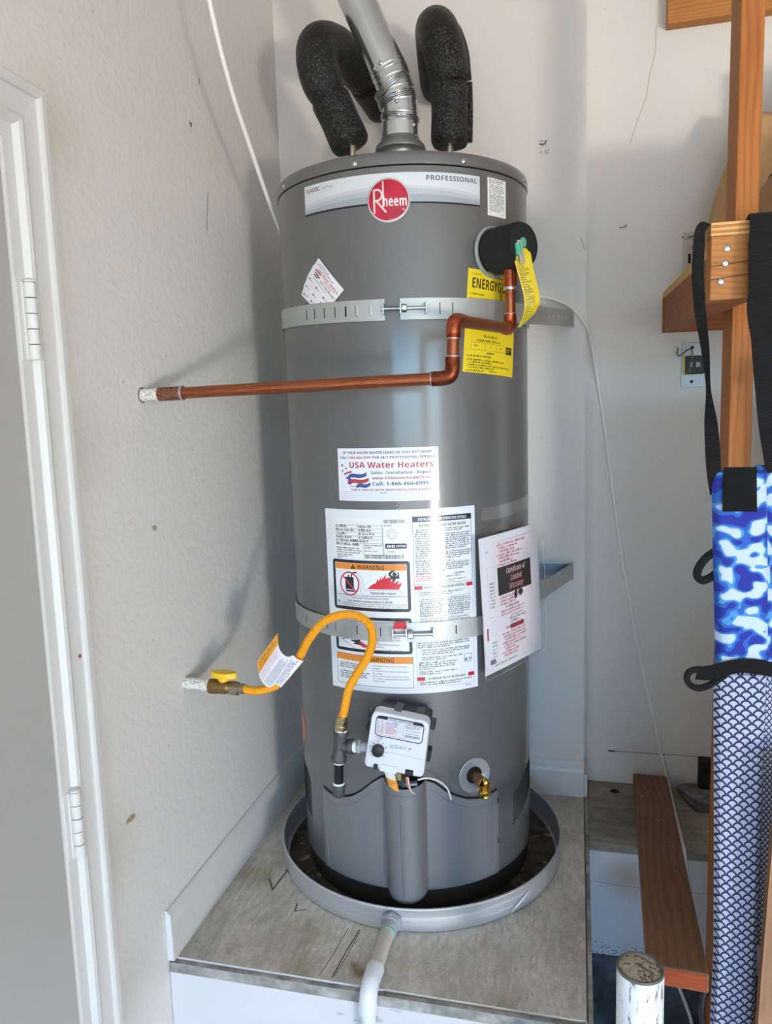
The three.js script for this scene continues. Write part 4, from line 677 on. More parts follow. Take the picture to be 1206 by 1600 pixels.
{
  const t = thing('seismic_strap', 'lower galvanized strap bolted round the heater across the warning label', 'strap');
  const mid = (d) => 0.581 - 0.0018 * Math.pow(Math.min(1, Math.max(0, (d + 10) / -60)), 1), R0 = 0.2572, R1 = 0.2586;
  part(t, 'band', arcBand(R0, R1, (d) => mid(d) - 0.0188, (d) => mid(d) + 0.0188, -150, 4.2, 100), M.strap);
  part(t, 'band', arcBand(R0, R1, (d) => mid(d) - 0.0188, (d) => mid(d) + 0.0188, 9.6, 112, 90), M.strap);
  for (const d of [-45.4, -28.7]) part(t, 'slot', slotGeo(R1, d, mid(d), 0.014), M.gapDark);
  for (const d of [-23.2, -17.5, -12.2, -1.4, 25.7, 30.9]) part(t, 'slot', slotGeo(R1, d, mid(d), 0.0165, 0.0026), d === -17.5 || d === 25.7 ? M.zinc : M.gapDark);
  for (const d of [-23.2, -12.2, -1.4, 30.9]) part(t, 'slot_edge', slotGeo(R1 + 0.0004, d + 0.25, mid(d), 0.0155, 0.0013), M.zinc);
  const bp = (d, r) => onTank(d, mid(d) - 0.002, r);
  for (const d of [4.2, 9.6]) part(t, 'bolt_lug', place(new RoundedBoxGeometry(0.003, 0.023, 0.017, 2, 0.001), onTank(d, mid(d), R1 + 0.007), radial(d)), M.zinc);
  part(t, 'bolt_lug', place(new RoundedBoxGeometry(0.004, 0.017, 0.013, 2, 0.001), onTank(20.6, mid(20), R1 + 0.006), radial(20.6)), M.zinc);
  const b = part(t, 'bolt', rod(bp(3.5, 0.268), bp(21, 0.268), 0.0034, 14), M.zinc);
  part(b, 'nut', hexNut(bp(10.2, 0.268), bp(12.4, 0.268), 0.0078), M.zinc);
  part(t, 'red_tab', arcBand(0.2615, 0.2632, 0.589, 0.602, 4.6, 9.6, 6), std({ color: lin('#c8202c'), roughness: 0.4 }), 'small red tab');
  part(t, 'brace', board([0.252, 0.5665, -0.075], [0.3455, 0.5905, -0.288], 0.038, 0.0014, [0, 1, 0], 0.0005), M.strap);
  part(t, 'brace_edge', board([0.2525, 0.586, -0.076], [0.3455, 0.61, -0.2885], 0.008, 0.0014, [0.4, 0.1, 0.3], 0.0004), M.strap);
  for (let k = 0; k < 4; k++) { const q = 0.3 + k * 0.13, p = V(0.252 + 0.0935 * q, 0.5665 + 0.024 * q, -0.075 - 0.213 * q); part(t, 'slot', place(new THREE.BoxGeometry(0.002, 0.007, 0.0018), p, V(0.916, 0, 0.402)), M.pvcOld); }
  part(t, 'wall_plate', box(0.2665, 0.5665, -0.2938, 0.3475, 0.607, -0.2918, 0.0006), std({ color: lin('#8d9bab'), metalness: 0.7, roughness: 0.45 }), 'blue-grey bracket plate on the wall');
  part(t, 'bolt_head', hexNut([0.332, 0.597, -0.292], [0.332, 0.597, -0.286], 0.008), M.blackPipe);
}
// business cards fanned out behind the upper strap
{
  const ct = canvasTex(700, 400, (c, w, h) => {
    c.fillStyle = '#e6e3e6'; c.fillRect(0, 0, w, h); const B = '#3b3f63';
    words(c, 90, 28, 520, 26, 1, B, 0.8); words(c, 40, 60, 620, 26, 1, B, 0.8);
    text(c, 'USA Water Heaters', 120, 118, 62, { color: '#b04a52', w: 540 }); words(c, 300, 150, 330, 24, 2, '#b04a52', 0.7); text(c, 'Call: 1-866-866-6999', 270, 222, 42, { color: B, w: 400 }); words(c, 120, 262, 520, 24, 1, '#8c3a46', 0.7);
    for (const [x, y, k] of [[70, 150, B], [120, 150, '#b04a52'], [80, 190, '#b04a52'], [130, 196, B], [90, 230, B]]) { c.fillStyle = k; c.beginPath(); c.moveTo(x, y); c.bezierCurveTo(x + 40, y - 26, x + 60, y + 10, x + 110, y - 16); c.lineTo(x + 110, y + 6); c.bezierCurveTo(x + 60, y + 32, x + 40, y - 2, x, y + 22); c.fill(); }
    for (let k = 0; k < 3; k++) { c.fillStyle = '#444'; c.beginPath(); c.arc(60 + k * 220, 350, 17, 0, 7); c.fill(); words(c, 86 + k * 220, 338, 130, 22, 1, '#444', 0.7); }
  });
  const cm = std({ map: ct, roughness: 0.45 });
  const L = 0.0835, H = 0.0477;
  const card = (cx, cy, rot, lift, label, i) => {
    const t = thing('business_card', label, 'card'), RR = 0.2558 + lift, q = Math.cos(rot), w = Math.sin(rot);
    part(t, 'card', sheet((u, v, o) => { const x = (u - 0.5) * L, y = (v - 0.5) * H, S = cx + x * q - y * w, a = S / RR; return V((RR + o) * Math.sin(a), cy + x * w + y * q, (RR + o) * Math.cos(a)); }, 14, 8, 0.0003), cm);
  };
  card(-0.121, 1.217, rad(-37), 0.0002, 'lowest of the fanned white business cards behind the upper strap', 0);
  card(-0.113, 1.226, rad(-43), 0.0008, 'middle one of the fanned white business cards behind the upper strap', 1);
  card(-0.103, 1.235, rad(-49), 0.0014, 'topmost, fully shown business card of the fan behind the upper strap', 2);
}
// clear pouch of papers hung on the heater
{
  const t = thing('document_pouch', 'clear plastic pouch of manuals and a warranty certificate on the heater', 'pouch');
  const T = rad(62), n = V(Math.sin(T), 0, Math.cos(T)), e = V(Math.cos(T), 0, -Math.sin(T));
  const at = (u, y, d) => n.clone().multiplyScalar(d).addScaledVector(e, u).setY(y);
  const fr = (a, b) => { const q = 0.06, x = (a - 0.5) * 0.204, y = (b - 0.5) * 0.27; return [-0.004 + x * Math.cos(q) - y * Math.sin(q) * 0.95, 0.6235 + x * Math.sin(q) * 0.35 + y]; };
  const pap = (w0, w1, h0, h1, d) => sheet((u, v, o) => { const [a, y] = fr(w0 + (w1 - w0) * u, h0 + (h1 - h0) * v); return at(a, y, d + o + 0.0022 * Math.sin(u * 2.6) + 0.0008 * Math.sin(v * 5)); }, 14, 14, 0.0012);
  const manual = canvasTex(700, 900, (c, w, h) => { c.fillStyle = '#e6e6ea'; c.fillRect(0, 0, w, h); c.strokeStyle = '#a9abb2'; c.lineWidth = 2; c.strokeRect(70, 200, 120, 330); words(c, 90, 300, 90, 22, 8, '#555'); c.strokeRect(100, 560, 110, 100); words(c, 60, 90, 60, 18, 1, '#666'); c.fillStyle = '#b12a38'; c.fillRect(34, 590, 18, 84); words(c, 90, 690, 110, 24, 5, '#777'); words(c, 110, 830, 540, 20, 2, '#666'); c.fillStyle = '#777'; rrect(c, 60, 810, 60, 34, 12); c.fill(); words(c, 590, 170, 70, 24, 20, '#555'); });
  part(t, 'manual', pap(0, 1, 0, 1, 0.262), [std({ map: manual, roughness: 0.7 })][0], 'white manual');
  const cert = canvasTex(560, 900, (c, w, h) => {
    c.fillStyle = '#ece2e6'; c.fillRect(0, 0, w, h); const R = '#a8404c';
    for (let k = 0; k < 7; k++) words(c, 50 + (k % 3) * 12, 14 + k * 25, 440 - (k % 3) * 24, 25, 1, R, 0.75);
    c.fillStyle = '#2b2726'; c.fillRect(40, 190, 440, 210); c.fillStyle = '#4a2024'; c.fillRect(180, 196, 210, 198); text(c, 'Certificate of', 270, 232, 52, { font: 'serif', style: 'italic', color: '#eee8e8', align: 'center', w: 250 }); text(c, 'Limited', 270, 292, 56, { font: 'serif', style: 'italic', color: '#d9c3c6', align: 'center', w: 150 }); text(c, 'Warranty', 270, 352, 56, { font: 'serif', style: 'italic', color: '#cdb9bb', align: 'center', w: 190 });
    for (let k = 0; k < 3; k++) words(c, 60, 412 + k * 25, 420, 25, 1, R, 0.75); c.fillStyle = '#3a2c30'; c.beginPath(); c.ellipse(258, 430, 22, 34, 0.3, 0, 7); c.ellipse(322, 424, 34, 24, 0.1, 0, 7); c.fill();
    words(c, 120, 490, 320, 22, 1, '#5a2a32', 0.9); for (let k = 0; k < 2; k++) words(c, 60, 516 + k * 24, 430, 24, 1, R, 0.7); words(c, 180, 566, 200, 22, 1, '#777'); words(c, 170, 590, 220, 24, 2, '#555', 0.8); c.fillStyle = '#a03444'; c.fillRect(170, 644, 180, 36); words(c, 110, 650, 300, 24, 1, '#7a2a36', 0.9);
    for (let k = 0; k < 8; k++) words(c, 60 + (k % 3) * 20, 690 + k * 24, 420 - (k % 3) * 36, 24, 1, R, 0.75);
  });
  part(t, 'certificate', pap(0.2, 0.93, 0.06, 0.945, 0.2645), std({ map: cert, roughness: 0.65 }), 'pink-printed warranty certificate');
  part(t, 'slip', sheet((u, v) => { const [a, y] = fr(0.42 + 0.36 * u, 1.012 + 0.035 * v); return at(a, y + 0.004 * u, 0.2675 + 0.001 * Math.sin(u * 3)); }, 6, 2), std({ map: canvasTex(300, 60, (c) => { c.clearRect(0, 0, 300, 60); text(c, '- IMPORTANT -', 150, 30, 48, { color: '#5e161c', align: 'center', w: 280 }); }), transparent: true, roughness: 0.6 }), 'red heading printed on the plastic');
  // plastic: stuck to the jacket along its top, hanging free below
  part(t, 'plastic', sheet((u, v) => { const [a, y] = fr(-0.035 + 1.09 * u, -0.025 + 1.22 * v); const P = at(a, y, 0.2685 + 0.003 * Math.sin(u * 4 + v * 3)); const k = Math.min(1, Math.max(0, (v - 0.84) / 0.1)); const th = rad(45 + 47 * u), Q = V(0.2568 * Math.sin(th), y, 0.2568 * Math.cos(th)); return P.lerp(Q, k * k * (3 - 2 * k)); }, 24, 30), M.clear, 'clear plastic sleeve');
  const seal = phys({ color: 0xffffff, transmission: 0.95, thickness: 0, roughness: 0.2 }), edge = (q) => sweep(q.map(([x, y, d]) => { const [a, b] = fr(x, y); return at(a, b, d); }), 0.0011, 60, 6);
  part(t, 'seal', edge([[1.055, 0.85, 0.2705], [1.058, 0.5, 0.2715], [1.055, 0.12, 0.2712], [1.03, 0.02, 0.271], [0.95, -0.02, 0.2705], [0.5, -0.025, 0.27], [0, -0.025, 0.269]]), seal, 'welded plastic edge');
  part(t, 'seal', edge([[-0.035, -0.02, 0.269], [-0.036, 0.5, 0.2692], [-0.035, 0.95, 0.269]]), seal, 'welded plastic edge');
  part(t, 'header_strip', sheet((u, v) => { const th = rad(44 + 48 * u), y = 0.783 + 0.026 * v + 0.012 * u; return V(0.2576 * Math.sin(th), y, 0.2576 * Math.cos(th)); }, 24, 2), seal, 'frosted strip with hang slots');
}

// ---------------------------------------------------------------- relief valve, its tag and the copper discharge pipe
{
  const d = 52.5, n = radial(d), b = onTank(d, 1.2825, 0.2555);
  const t = thing('relief_valve', 'relief valve in a black foam collar with lever and yellow tag', 'valve');
  part(t, 'grommet', turned(b, n, [[0.047, 0], [0.0468, 0.0022], [0.0445, 0.004], [0.041, 0.0045], [0.041, 0]], 48), std({ color: lin('#8e9092'), roughness: 0.45 }), 'grey plastic collar');
  part(t, 'foam_collar', turned(b, n, [[0, 0.004], [0.038, 0.004], [0.0405, 0.008], [0.0412, 0.03], [0.0408, 0.068], [0.039, 0.0745], [0.036, 0.0765], [0, 0.077]], 56), M.foamRough, 'black foam collar');
  const f = b.clone().addScaledVector(n, 0.077);
  part(t, 'paste', turned(f.clone().add(V(-0.006, 0.004, -0.002)), n, [[0.012, 0], [0.0115, 0.004], [0.008, 0.0065], [0, 0.007]], 9), std({ color: lin('#4fae86'), roughness: 0.6 }), 'smear of green paste');
  part(t, 'paste', sweep([[0.252, 1.283, 0.216], [0.2545, 1.273, 0.217], [0.2555, 1.262, 0.218]], 0.0062, 12, 8), std({ color: lin('#4fae86'), roughness: 0.6 }));
  part(t, 'lever', [board([0.2555, 1.2885, 0.217], [0.262, 1.247, 0.2225], 0.0085, 0.003, [1, 0, -0.4], 0.0012), board([0.2585, 1.287, 0.2185], [0.2635, 1.2475, 0.2245], 0.003, 0.004, [1, 0, -0.4], 0.001)], M.zinc, 'steel test lever');
  const A1 = [[0.2437, 1.2666], [0.2467, 1.2577], [0.2516, 1.239], [0.2565, 1.2214], [0.2639, 1.1937], [0.265, 1.1725], [0.2611, 1.1565], [0.2509, 1.1396]], B1 = [[0.2656, 1.2771], [0.2755, 1.2666], [0.2785, 1.2468], [0.2828, 1.2269], [0.2908, 1.1944], [0.2907, 1.1772], [0.2813, 1.1628], [0.256, 1.1418]];
  const zz = [0.2175, 0.219, 0.222, 0.224, 0.2235, 0.2195, 0.212, 0.202], lerp = (a, v) => { const x = v * 7, i = Math.min(6, Math.floor(x)), k = x - i; return a[i].length ? [a[i][0] + (a[i + 1][0] - a[i][0]) * k, a[i][1] + (a[i + 1][1] - a[i][1]) * k] : 0; };
  const zt = (v) => { const x = v * 7, i = Math.min(6, Math.floor(x)); return zz[i] + (zz[i + 1] - zz[i]) * (x - i); };
  const tt = canvasTex(256, 900, (c, w, h) => { c.fillStyle = '#dcc32a'; c.fillRect(0, 0, w, h); for (let k = 0; k < 40; k++) words(c, 26 + (k < 4 ? 40 : 0), 70 + k * 19, 204 - (k < 4 ? 80 : 0), 19, 1, '#3f380c', 0.72); });
  part(t, 'yellow_tag', sheet((u, v) => { const p = lerp(A1, 1 - v), q = lerp(B1, 1 - v), z = zt(1 - v); return V(p[0] + (q[0] - p[0]) * u, p[1] + (q[1] - p[1]) * u, z + 0.003 * Math.sin(u * PI) - 0.012 * u); }, 8, 36), std({ map: tt, roughness: 0.5, side: THREE.DoubleSide }), 'curling yellow paper tag');
}
{
  const t = thing('discharge_pipe', 'copper pipe zigzagging from the relief valve across to the side wall', 'pipe');
  const r = 0.0098, rf = 0.0118;
  const a = V(0.2375, 1.262, 0.1835), b = V(0.2362, 1.14, 0.1852), c = V(0.168, 1.1365, 0.411), d = V(0.165, 1.0475, 0.4175), w = V(-0.378, 1.0385, 0.4235);
  const toward = (p, q, k) => p.clone().addScaledVector(q.clone().sub(p).normalize(), k);
  part(t, 'adapter', [rod(V(0.2375, 1.2575, 0.1834), V(0.2374, 1.236, 0.1837), 0.0128, 8), rod(V(0.2374, 1.24, 0.1836), V(0.2372, 1.214, 0.184), rf, 28)], M.copperFitting);
  part(t, 'riser', rod(a, toward(b, a, 0.02), r, 28), M.copper);
  part(t, 'ring', rod(V(0.2372, 1.2145, 0.184), V(0.2372, 1.2085, 0.184), rf + 0.0004, 28), M.solder);
  const elbow = (p, q, s, k, m, name = 'elbow') => part(t, name, sweep([toward(q, p, k), toward(q, p, k * 0.8), toward(q, p, k * 0.45), q.clone().lerp(toward(q, p, k * 0.3).add(toward(q, s, k * 0.3)).multiplyScalar(0.5), 0.75), toward(q, s, k * 0.45), toward(q, s, k * 0.8), toward(q, s, k)], rf, 36, 24), m);
  elbow(a, b, c, 0.026, M.copperFitting); elbow(b, c, d, 0.028, M.copperFitting); elbow(c, d, w, 0.032, M.copperDull);
  part(t, 'cross_piece', rod(toward(b, c, 0.018), toward(c, b, 0.018), r, 28), M.copper);
  part(t, 'drop_piece', rod(toward(c, d, 0.018), toward(d, c, 0.018), r, 28), M.copper);
  const lng = part(t, 'long_run', rod(toward(d, w, 0.02), V(-0.306, 1.0397, 0.4227), r, 28), M.copper);
  for (const [p, q, k] of [[b, a, 0.0262], [c, d, 0.0285], [d, c, 0.0325], [d, w, 0.0325]]) part(t, 'solder', rod(toward(p, q, k - 0.0012), toward(p, q, k + 0.0016), rf - 0.0006, 24), M.solder);
  part(t, 'coupling', rod(V(-0.298, 1.0398, 0.4226), V(-0.345, 1.039, 0.423), rf, 28), std({ map: rep(flake, 3, 5), color: lin('#9a6650'), metalness: 0.4, roughness: 0.5 }), 'dull copper coupling speckled with paint');
  part(t, 'solder', rod(V(-0.2985, 1.0398, 0.4226), V(-0.303, 1.0397, 0.4226), rf + 0.0008, 24), M.solder);
  part(t, 'wall_stub', rod(V(-0.34, 1.039, 0.4231), V(-0.379, 1.0384, 0.4235), 0.0112, 28), M.paintedPipe, 'white-painted stub at the wall');
  part(t, 'plaster_ring', turned(V(-0.3778, 1.0385, 0.4235), V(1, 0, 0), [[0.0138, 0], [0.013, 0.001], [0.0114, 0.0012], [0.0112, 0]], 24), std({ color: lin('#7d756a'), roughness: 0.9 }));
}

// ---------------------------------------------------------------- gas supply: wall stub with shut-off, flexible hose, iron tee
{
  const t = thing('gas_shutoff', 'gas pipe stub out of the side wall with yellow-handled valve', 'valve');
  const y = 0.4855, z = 0.342;
  part(t, 'pipe_stub', rod([-0.379, 0.489, z + 0.001], [-0.325, y + 0.0005, z], 0.0122, 28), M.paintedPipe, 'flaking white-painted pipe');
  part(t, 'valve_body', [turned([-0.328, y, z], [1, -0.01, 0], [[0.012, 0], [0.0142, 0.002], [0.0142, 0.016], [0.0128, 0.019], [0.0132, 0.021], [0.0135, 0.034], [0.0118, 0.036], [0.0118, 0.046], [0, 0.046]], 28), turned([-0.299, y + 0.008, z], [0, 1, 0], [[0.0095, 0], [0.0095, 0.006], [0.007, 0.008], [0, 0.008]], 20)], M.brassDull);
  const h = part(t, 'handle', [turned([-0.297, y + 0.0125, z], [0, 1, 0], [[0.0105, 0], [0.0108, 0.002], [0.0102, 0.013], [0, 0.013]], 28)], M.yellowHandle, 'yellow lever handle');
  const hs = new THREE.Shape(); hs.moveTo(-0.024, -0.004); hs.quadraticCurveTo(-0.012, -0.0125, 0, -0.0125); hs.quadraticCurveTo(0.012, -0.0125, 0.024, -0.004); hs.quadraticCurveTo(0.0265, 0, 0.024, 0.004); hs.quadraticCurveTo(0.012, 0.0125, 0, 0.0125); hs.quadraticCurveTo(-0.012, 0.0125, -0.024, 0.004); hs.quadraticCurveTo(-0.0265, 0, -0.024, -0.004);
  const hg = new THREE.ExtrudeGeometry(hs, { depth: 0.008, bevelEnabled: true, bevelThickness: 0.0018, bevelSize: 0.0015, bevelSegments: 3 }); hg.rotateX(-PI / 2); hg.rotateZ(-0.03); hg.translate(-0.296, y + 0.0205, z); part(h, 'paddle', hg, M.yellowHandle);
}
{
  const t = thing('gas_hose', 'yellow corrugated flexible gas hose looping in front of the heater', 'hose');
  const pts = [[-0.2573, 0.4835, 0.342], [-0.2425, 0.4817, 0.342], [-0.2217, 0.4831, 0.342], [-0.2, 0.4905, 0.343], [-0.186, 0.4984, 0.345], [-0.1616, 0.5237, 0.347], [-0.1413, 0.552, 0.345], [-0.1207, 0.5885, 0.34], [-0.0946, 0.6187, 0.336], [-0.0634, 0.6319, 0.333], [-0.033, 0.6325, 0.331], [-0.0095, 0.6174, 0.33], [-0.0035, 0.5889, 0.33], [-0.0141, 0.5548, 0.331], [-0.0359, 0.5209, 0.331], [-0.0531, 0.4893, 0.329], [-0.0625, 0.4537, 0.326], [-0.0678, 0.436, 0.324]];
  part(t, 'hose', sweep(pts, (q, l) => 0.0075 + 0.0007 * Math.sin((l / 0.003) * 2 * PI), 1500, 18, true), M.yellow);
  part(t, 'nut', [hexNut([-0.2835, 0.4845, 0.342], [-0.268, 0.4838, 0.342], 0.0142), rod([-0.27, 0.484, 0.342], [-0.2555, 0.4834, 0.342], 0.0098, 20)], std({ color: lin('#9c937c'), metalness: 0.9, roughness: 0.35 }));
  part(t, 'nut', [hexNut([-0.0715, 0.4185, 0.3225], [-0.0695, 0.4285, 0.3235], 0.0118), rod([-0.07, 0.427, 0.3233], [-0.0682, 0.437, 0.3242], 0.0098, 20), rod([-0.072, 0.4135, 0.3223], [-0.0714, 0.419, 0.3225], 0.0112, 20), hexNut([-0.0735, 0.403, 0.322], [-0.0722, 0.4145, 0.3223], 0.0122)], M.brassPale, 'brass flare nuts');
  // printed tag wrapped round the hose
  const TA = [[-0.2229, 0.5412, 0.352], [-0.2185, 0.524, 0.355], [-0.2159, 0.5139, 0.358], [-0.208, 0.5042, 0.361], [-0.1978, 0.4981, 0.363], [-0.1892, 0.5002, 0.363], [-0.1848, 0.5035, 0.361], [-0.1747, 0.4969, 0.357]], TB = [[-0.1777, 0.6, 0.352], [-0.1764, 0.585, 0.355], [-0.173, 0.571, 0.358], [-0.1631, 0.5615, 0.361], [-0.1539, 0.5594, 0.363], [-0.1444, 0.5624, 0.363], [-0.1406, 0.5566, 0.361], [-0.1276, 0.5502, 0.357]];
  const CA = new THREE.CatmullRomCurve3(TA.map(A)), CB = new THREE.CatmullRomCurve3(TB.map(A));
  const tg = canvasTex(512, 700, (c, w, h) => { c.fillStyle = '#e1e0e6'; c.fillRect(0, 0, w, h); c.fillStyle = '#dd9a2c'; c.fillRect(0, 0, w, 130); words(c, 40, 20, 420, 30, 3, '#a85a14', 0.8); words(c, 30, 150, 440, 20, 6, '#c07a72', 0.6); words(c, 30, 290, 450, 20, 9, '#555', 0.62); words(c, 30, 500, 450, 22, 8, '#44465e', 0.72); c.strokeStyle = '#e0a63a'; c.lineWidth = 12; c.strokeRect(0, 0, w, h); });
  part(t, 'tag', sheet((u, v) => { const a = CA.getPoint(1 - v), b = CB.getPoint(1 - v); return a.lerp(b, u); }, 8, 40), std({ map: tg, roughness: 0.55, side: THREE.DoubleSide }), 'curled white and orange printed tag');
}
{
  const t = thing('gas_tee', 'black iron tee with drip leg on the gas line', 'pipe fitting');
  const x = -0.0765, z = 0.3215, c = V(x - 0.001, 0.375, z);
  part(t, 'tee', [turned([x + 0.0035, 0.406, z], [-0.12, -1, 0], [[0.0118, 0], [0.0142, 0.0004], [0.0145, 0.007], [0.0126, 0.0105], [0.0122, 0.03], [0.0126, 0.048], [0.0146, 0.052], [0.0148, 0.0605], [0.0125, 0.062], [0, 0.062]], 30), turned(c, [1, 0.04, 0], [[0.0118, 0], [0.012, 0.012], [0.0126, 0.017], [0.0146, 0.0195], [0.0146, 0.0265], [0.012, 0.0275], [0, 0.0275]], 28)], M.blackIron);
  for (const g of [rod([x + 0.0038, 0.4085, z], [x + 0.0034, 0.4045, z], 0.0122, 22), rod([c.x + 0.027, 0.376, z], [c.x + 0.034, 0.3763, z], 0.0104, 22), turned([x - 0.0035, 0.3465, z], [-0.1, -1, 0], [[0.0105, 0], [0.0112, 0.003], [0.0102, 0.006]], 20)]) part(t, 'thread_tape', g, M.teflon, 'white thread tape');
  part(t, 'side_nipple', [rod([c.x + 0.033, 0.3763, z], [c.x + 0.0385, 0.3766, z], 0.0085, 20), hexNut([c.x + 0.037, 0.3765, z], [c.x + 0.0425, 0.3767, z], 0.0135), rod([c.x + 0.042, 0.3767, z], [0.0, 0.379, z + 0.002], 0.009, 20)], M.pvcGrey);
  part(t, 'drip_leg', rod([x - 0.0035, 0.347, z], [x - 0.0055, 0.298, z], 0.0092, 24), M.blackPipe, 'short black pipe');
  part(t, 'thread_tape', rod([x - 0.0054, 0.3025, z], [x - 0.0056, 0.2965, z], 0.0113, 24), M.teflon);
  part(t, 'end_cap', turned([x - 0.0055, 0.299, z], [-0.03, -1, 0], [[0.0115, 0], [0.0135, 0.0006], [0.0138, 0.006], [0.0122, 0.008], [0.0118, 0.02], [0.0108, 0.0235], [0.006, 0.025], [0, 0.0253]], 28), M.blackIron);
}

// ---------------------------------------------------------------- flue, insulated water connections
{
  const t = thing('flue_pipe', 'galvanized vent pipe rising from the heater top with wired elbow', 'vent pipe');
  part(t, 'draft_hood', turned([0, 1.4512, 0], [0, 1, 0], [[0.044, 0], [0.044, 0.004], [0.034, 0.006], [0.034, 0.07], [0.0505, 0.0745], [0.052, 0.077], [0.0505, 0.084], [0.0455, 0.090], [0.0405, 0.093], [0.0395, 0.1], [0.037, 0.1]], 56), std({ color: lin('#8f9090'), metalness: 0.7, roughness: 0.42 }), 'dull flared collar');
  part(t, 'lower_pipe', turned([0, 1.545, 0], [0.01, 1, 0], [[0.0388, 0], [0.0388, 0.034], [0.0378, 0.0345], [0.0368, 0.036], [0.0368, 0.045]], 56), M.galv);
  part(t, 'lap_ring', turned([0.0008, 1.5765, 0], [0.01, 1, 0], [[0.0372, 0], [0.0391, 0.0008], [0.0391, 0.0026], [0.0372, 0.0034]], 56), M.galv);
  const mid = [V(0.0012, 1.584, 0), V(0.0005, 1.612, 0.0003), V(-0.0025, 1.634, 0.0008), V(-0.0085, 1.656, 0.002), V(-0.0165, 1.678, 0.0035)];
  part(t, 'elbow', sweep([mid[0], mid[1], mid[2], mid[3], mid[4], V(-0.0255, 1.6985, 0.0055)], (u, l) => 0.0372 + 0.0006 * (Math.abs(((u * 5) % 1) - 0.5) < 0.08 ? 1 : 0), 120, 40, false), M.galv);
  const up = V(-0.0643, 0.1516, 0.0155).normalize(), e0 = V(-0.0165, 1.678, 0.0035);
  part(t, 'upper_pipe', turned(e0, up, [[0.037, 0], [0.0385, 0.0015], [0.0382, 0.004], [0.0365, 0.006], [0.0365, 0.55]], 56), M.galv);
  const fr = frameOf(up), sd = (a) => fr.x.clone().multiplyScalar(Math.cos(a)).addScaledVector(fr.y, Math.sin(a));
  part(t, 'seam', [0.03, 0.045].map((o) => { const s = sd(-0.9 + o * 4); return sweep([e0.clone().addScaledVector(up, 0.01).addScaledVector(s, 0.0365), e0.clone().addScaledVector(up, 0.53).addScaledVector(s, 0.0365)], 0.0012, 4, 8); }), M.galv);
  const wire = (c, ax, r, turns, pitch, k) => { const f = frameOf(ax), p = []; for (let i = 0; i <= turns * 20; i++) { const a = (i / 20) * 2 * PI + k; p.push(c.clone().addScaledVector(f.x, r * Math.cos(a)).addScaledVector(f.y, r * Math.sin(a)).addScaledVector(ax, (pitch * i) / 20)); } return sweep(p, 0.0013, turns * 40, 6); };
  part(t, 'wire_wrap', [wire(V(0.0008, 1.585, 0), V(0.12, 1, 0.06).normalize(), 0.0392, 3, 0.0034, 0.4)], M.zinc, 'loops of steel wire');
  part(t, 'wire_wrap', [wire(V(-0.001, 1.619, 0), V(-0.25, 1, 0.1).normalize(), 0.0398, 4, 0.0036, 1), wire(V(-0.009, 1.648, 0.002), V(-0.62, 1, 0.25).normalize(), 0.0415, 3, 0.004, 2), wire(V(-0.004, 1.634, 0.001), V(-0.45, 1, 0.4).normalize(), 0.042, 1, 0.005, 0)], M.zinc, 'loops of steel wire');
  for (const [d, y] of [[10, 1.5865], [8, 1.612], [14, 1.626], [-62, 1.5485], [70, 1.55], [-58, 1.565], [62, 1.57]]) part(t, 'screw', screwHead(V(0.0382 * Math.sin(rad(d)) + (y > 1.6 ? -0.002 : 0), y, 0.0382 * Math.cos(rad(d))), radial(d).add(V(0, 0.1, 0)), 0.0032), M.zinc);
  for (const a of [0.5, 1.0, 1.5]) part(t, 'screw', screwHead(e0.clone().addScaledVector(up, 0.014).addScaledVector(sd(a - 1.9), 0.0368), sd(a - 1.9), 0.0034), M.zinc);
}
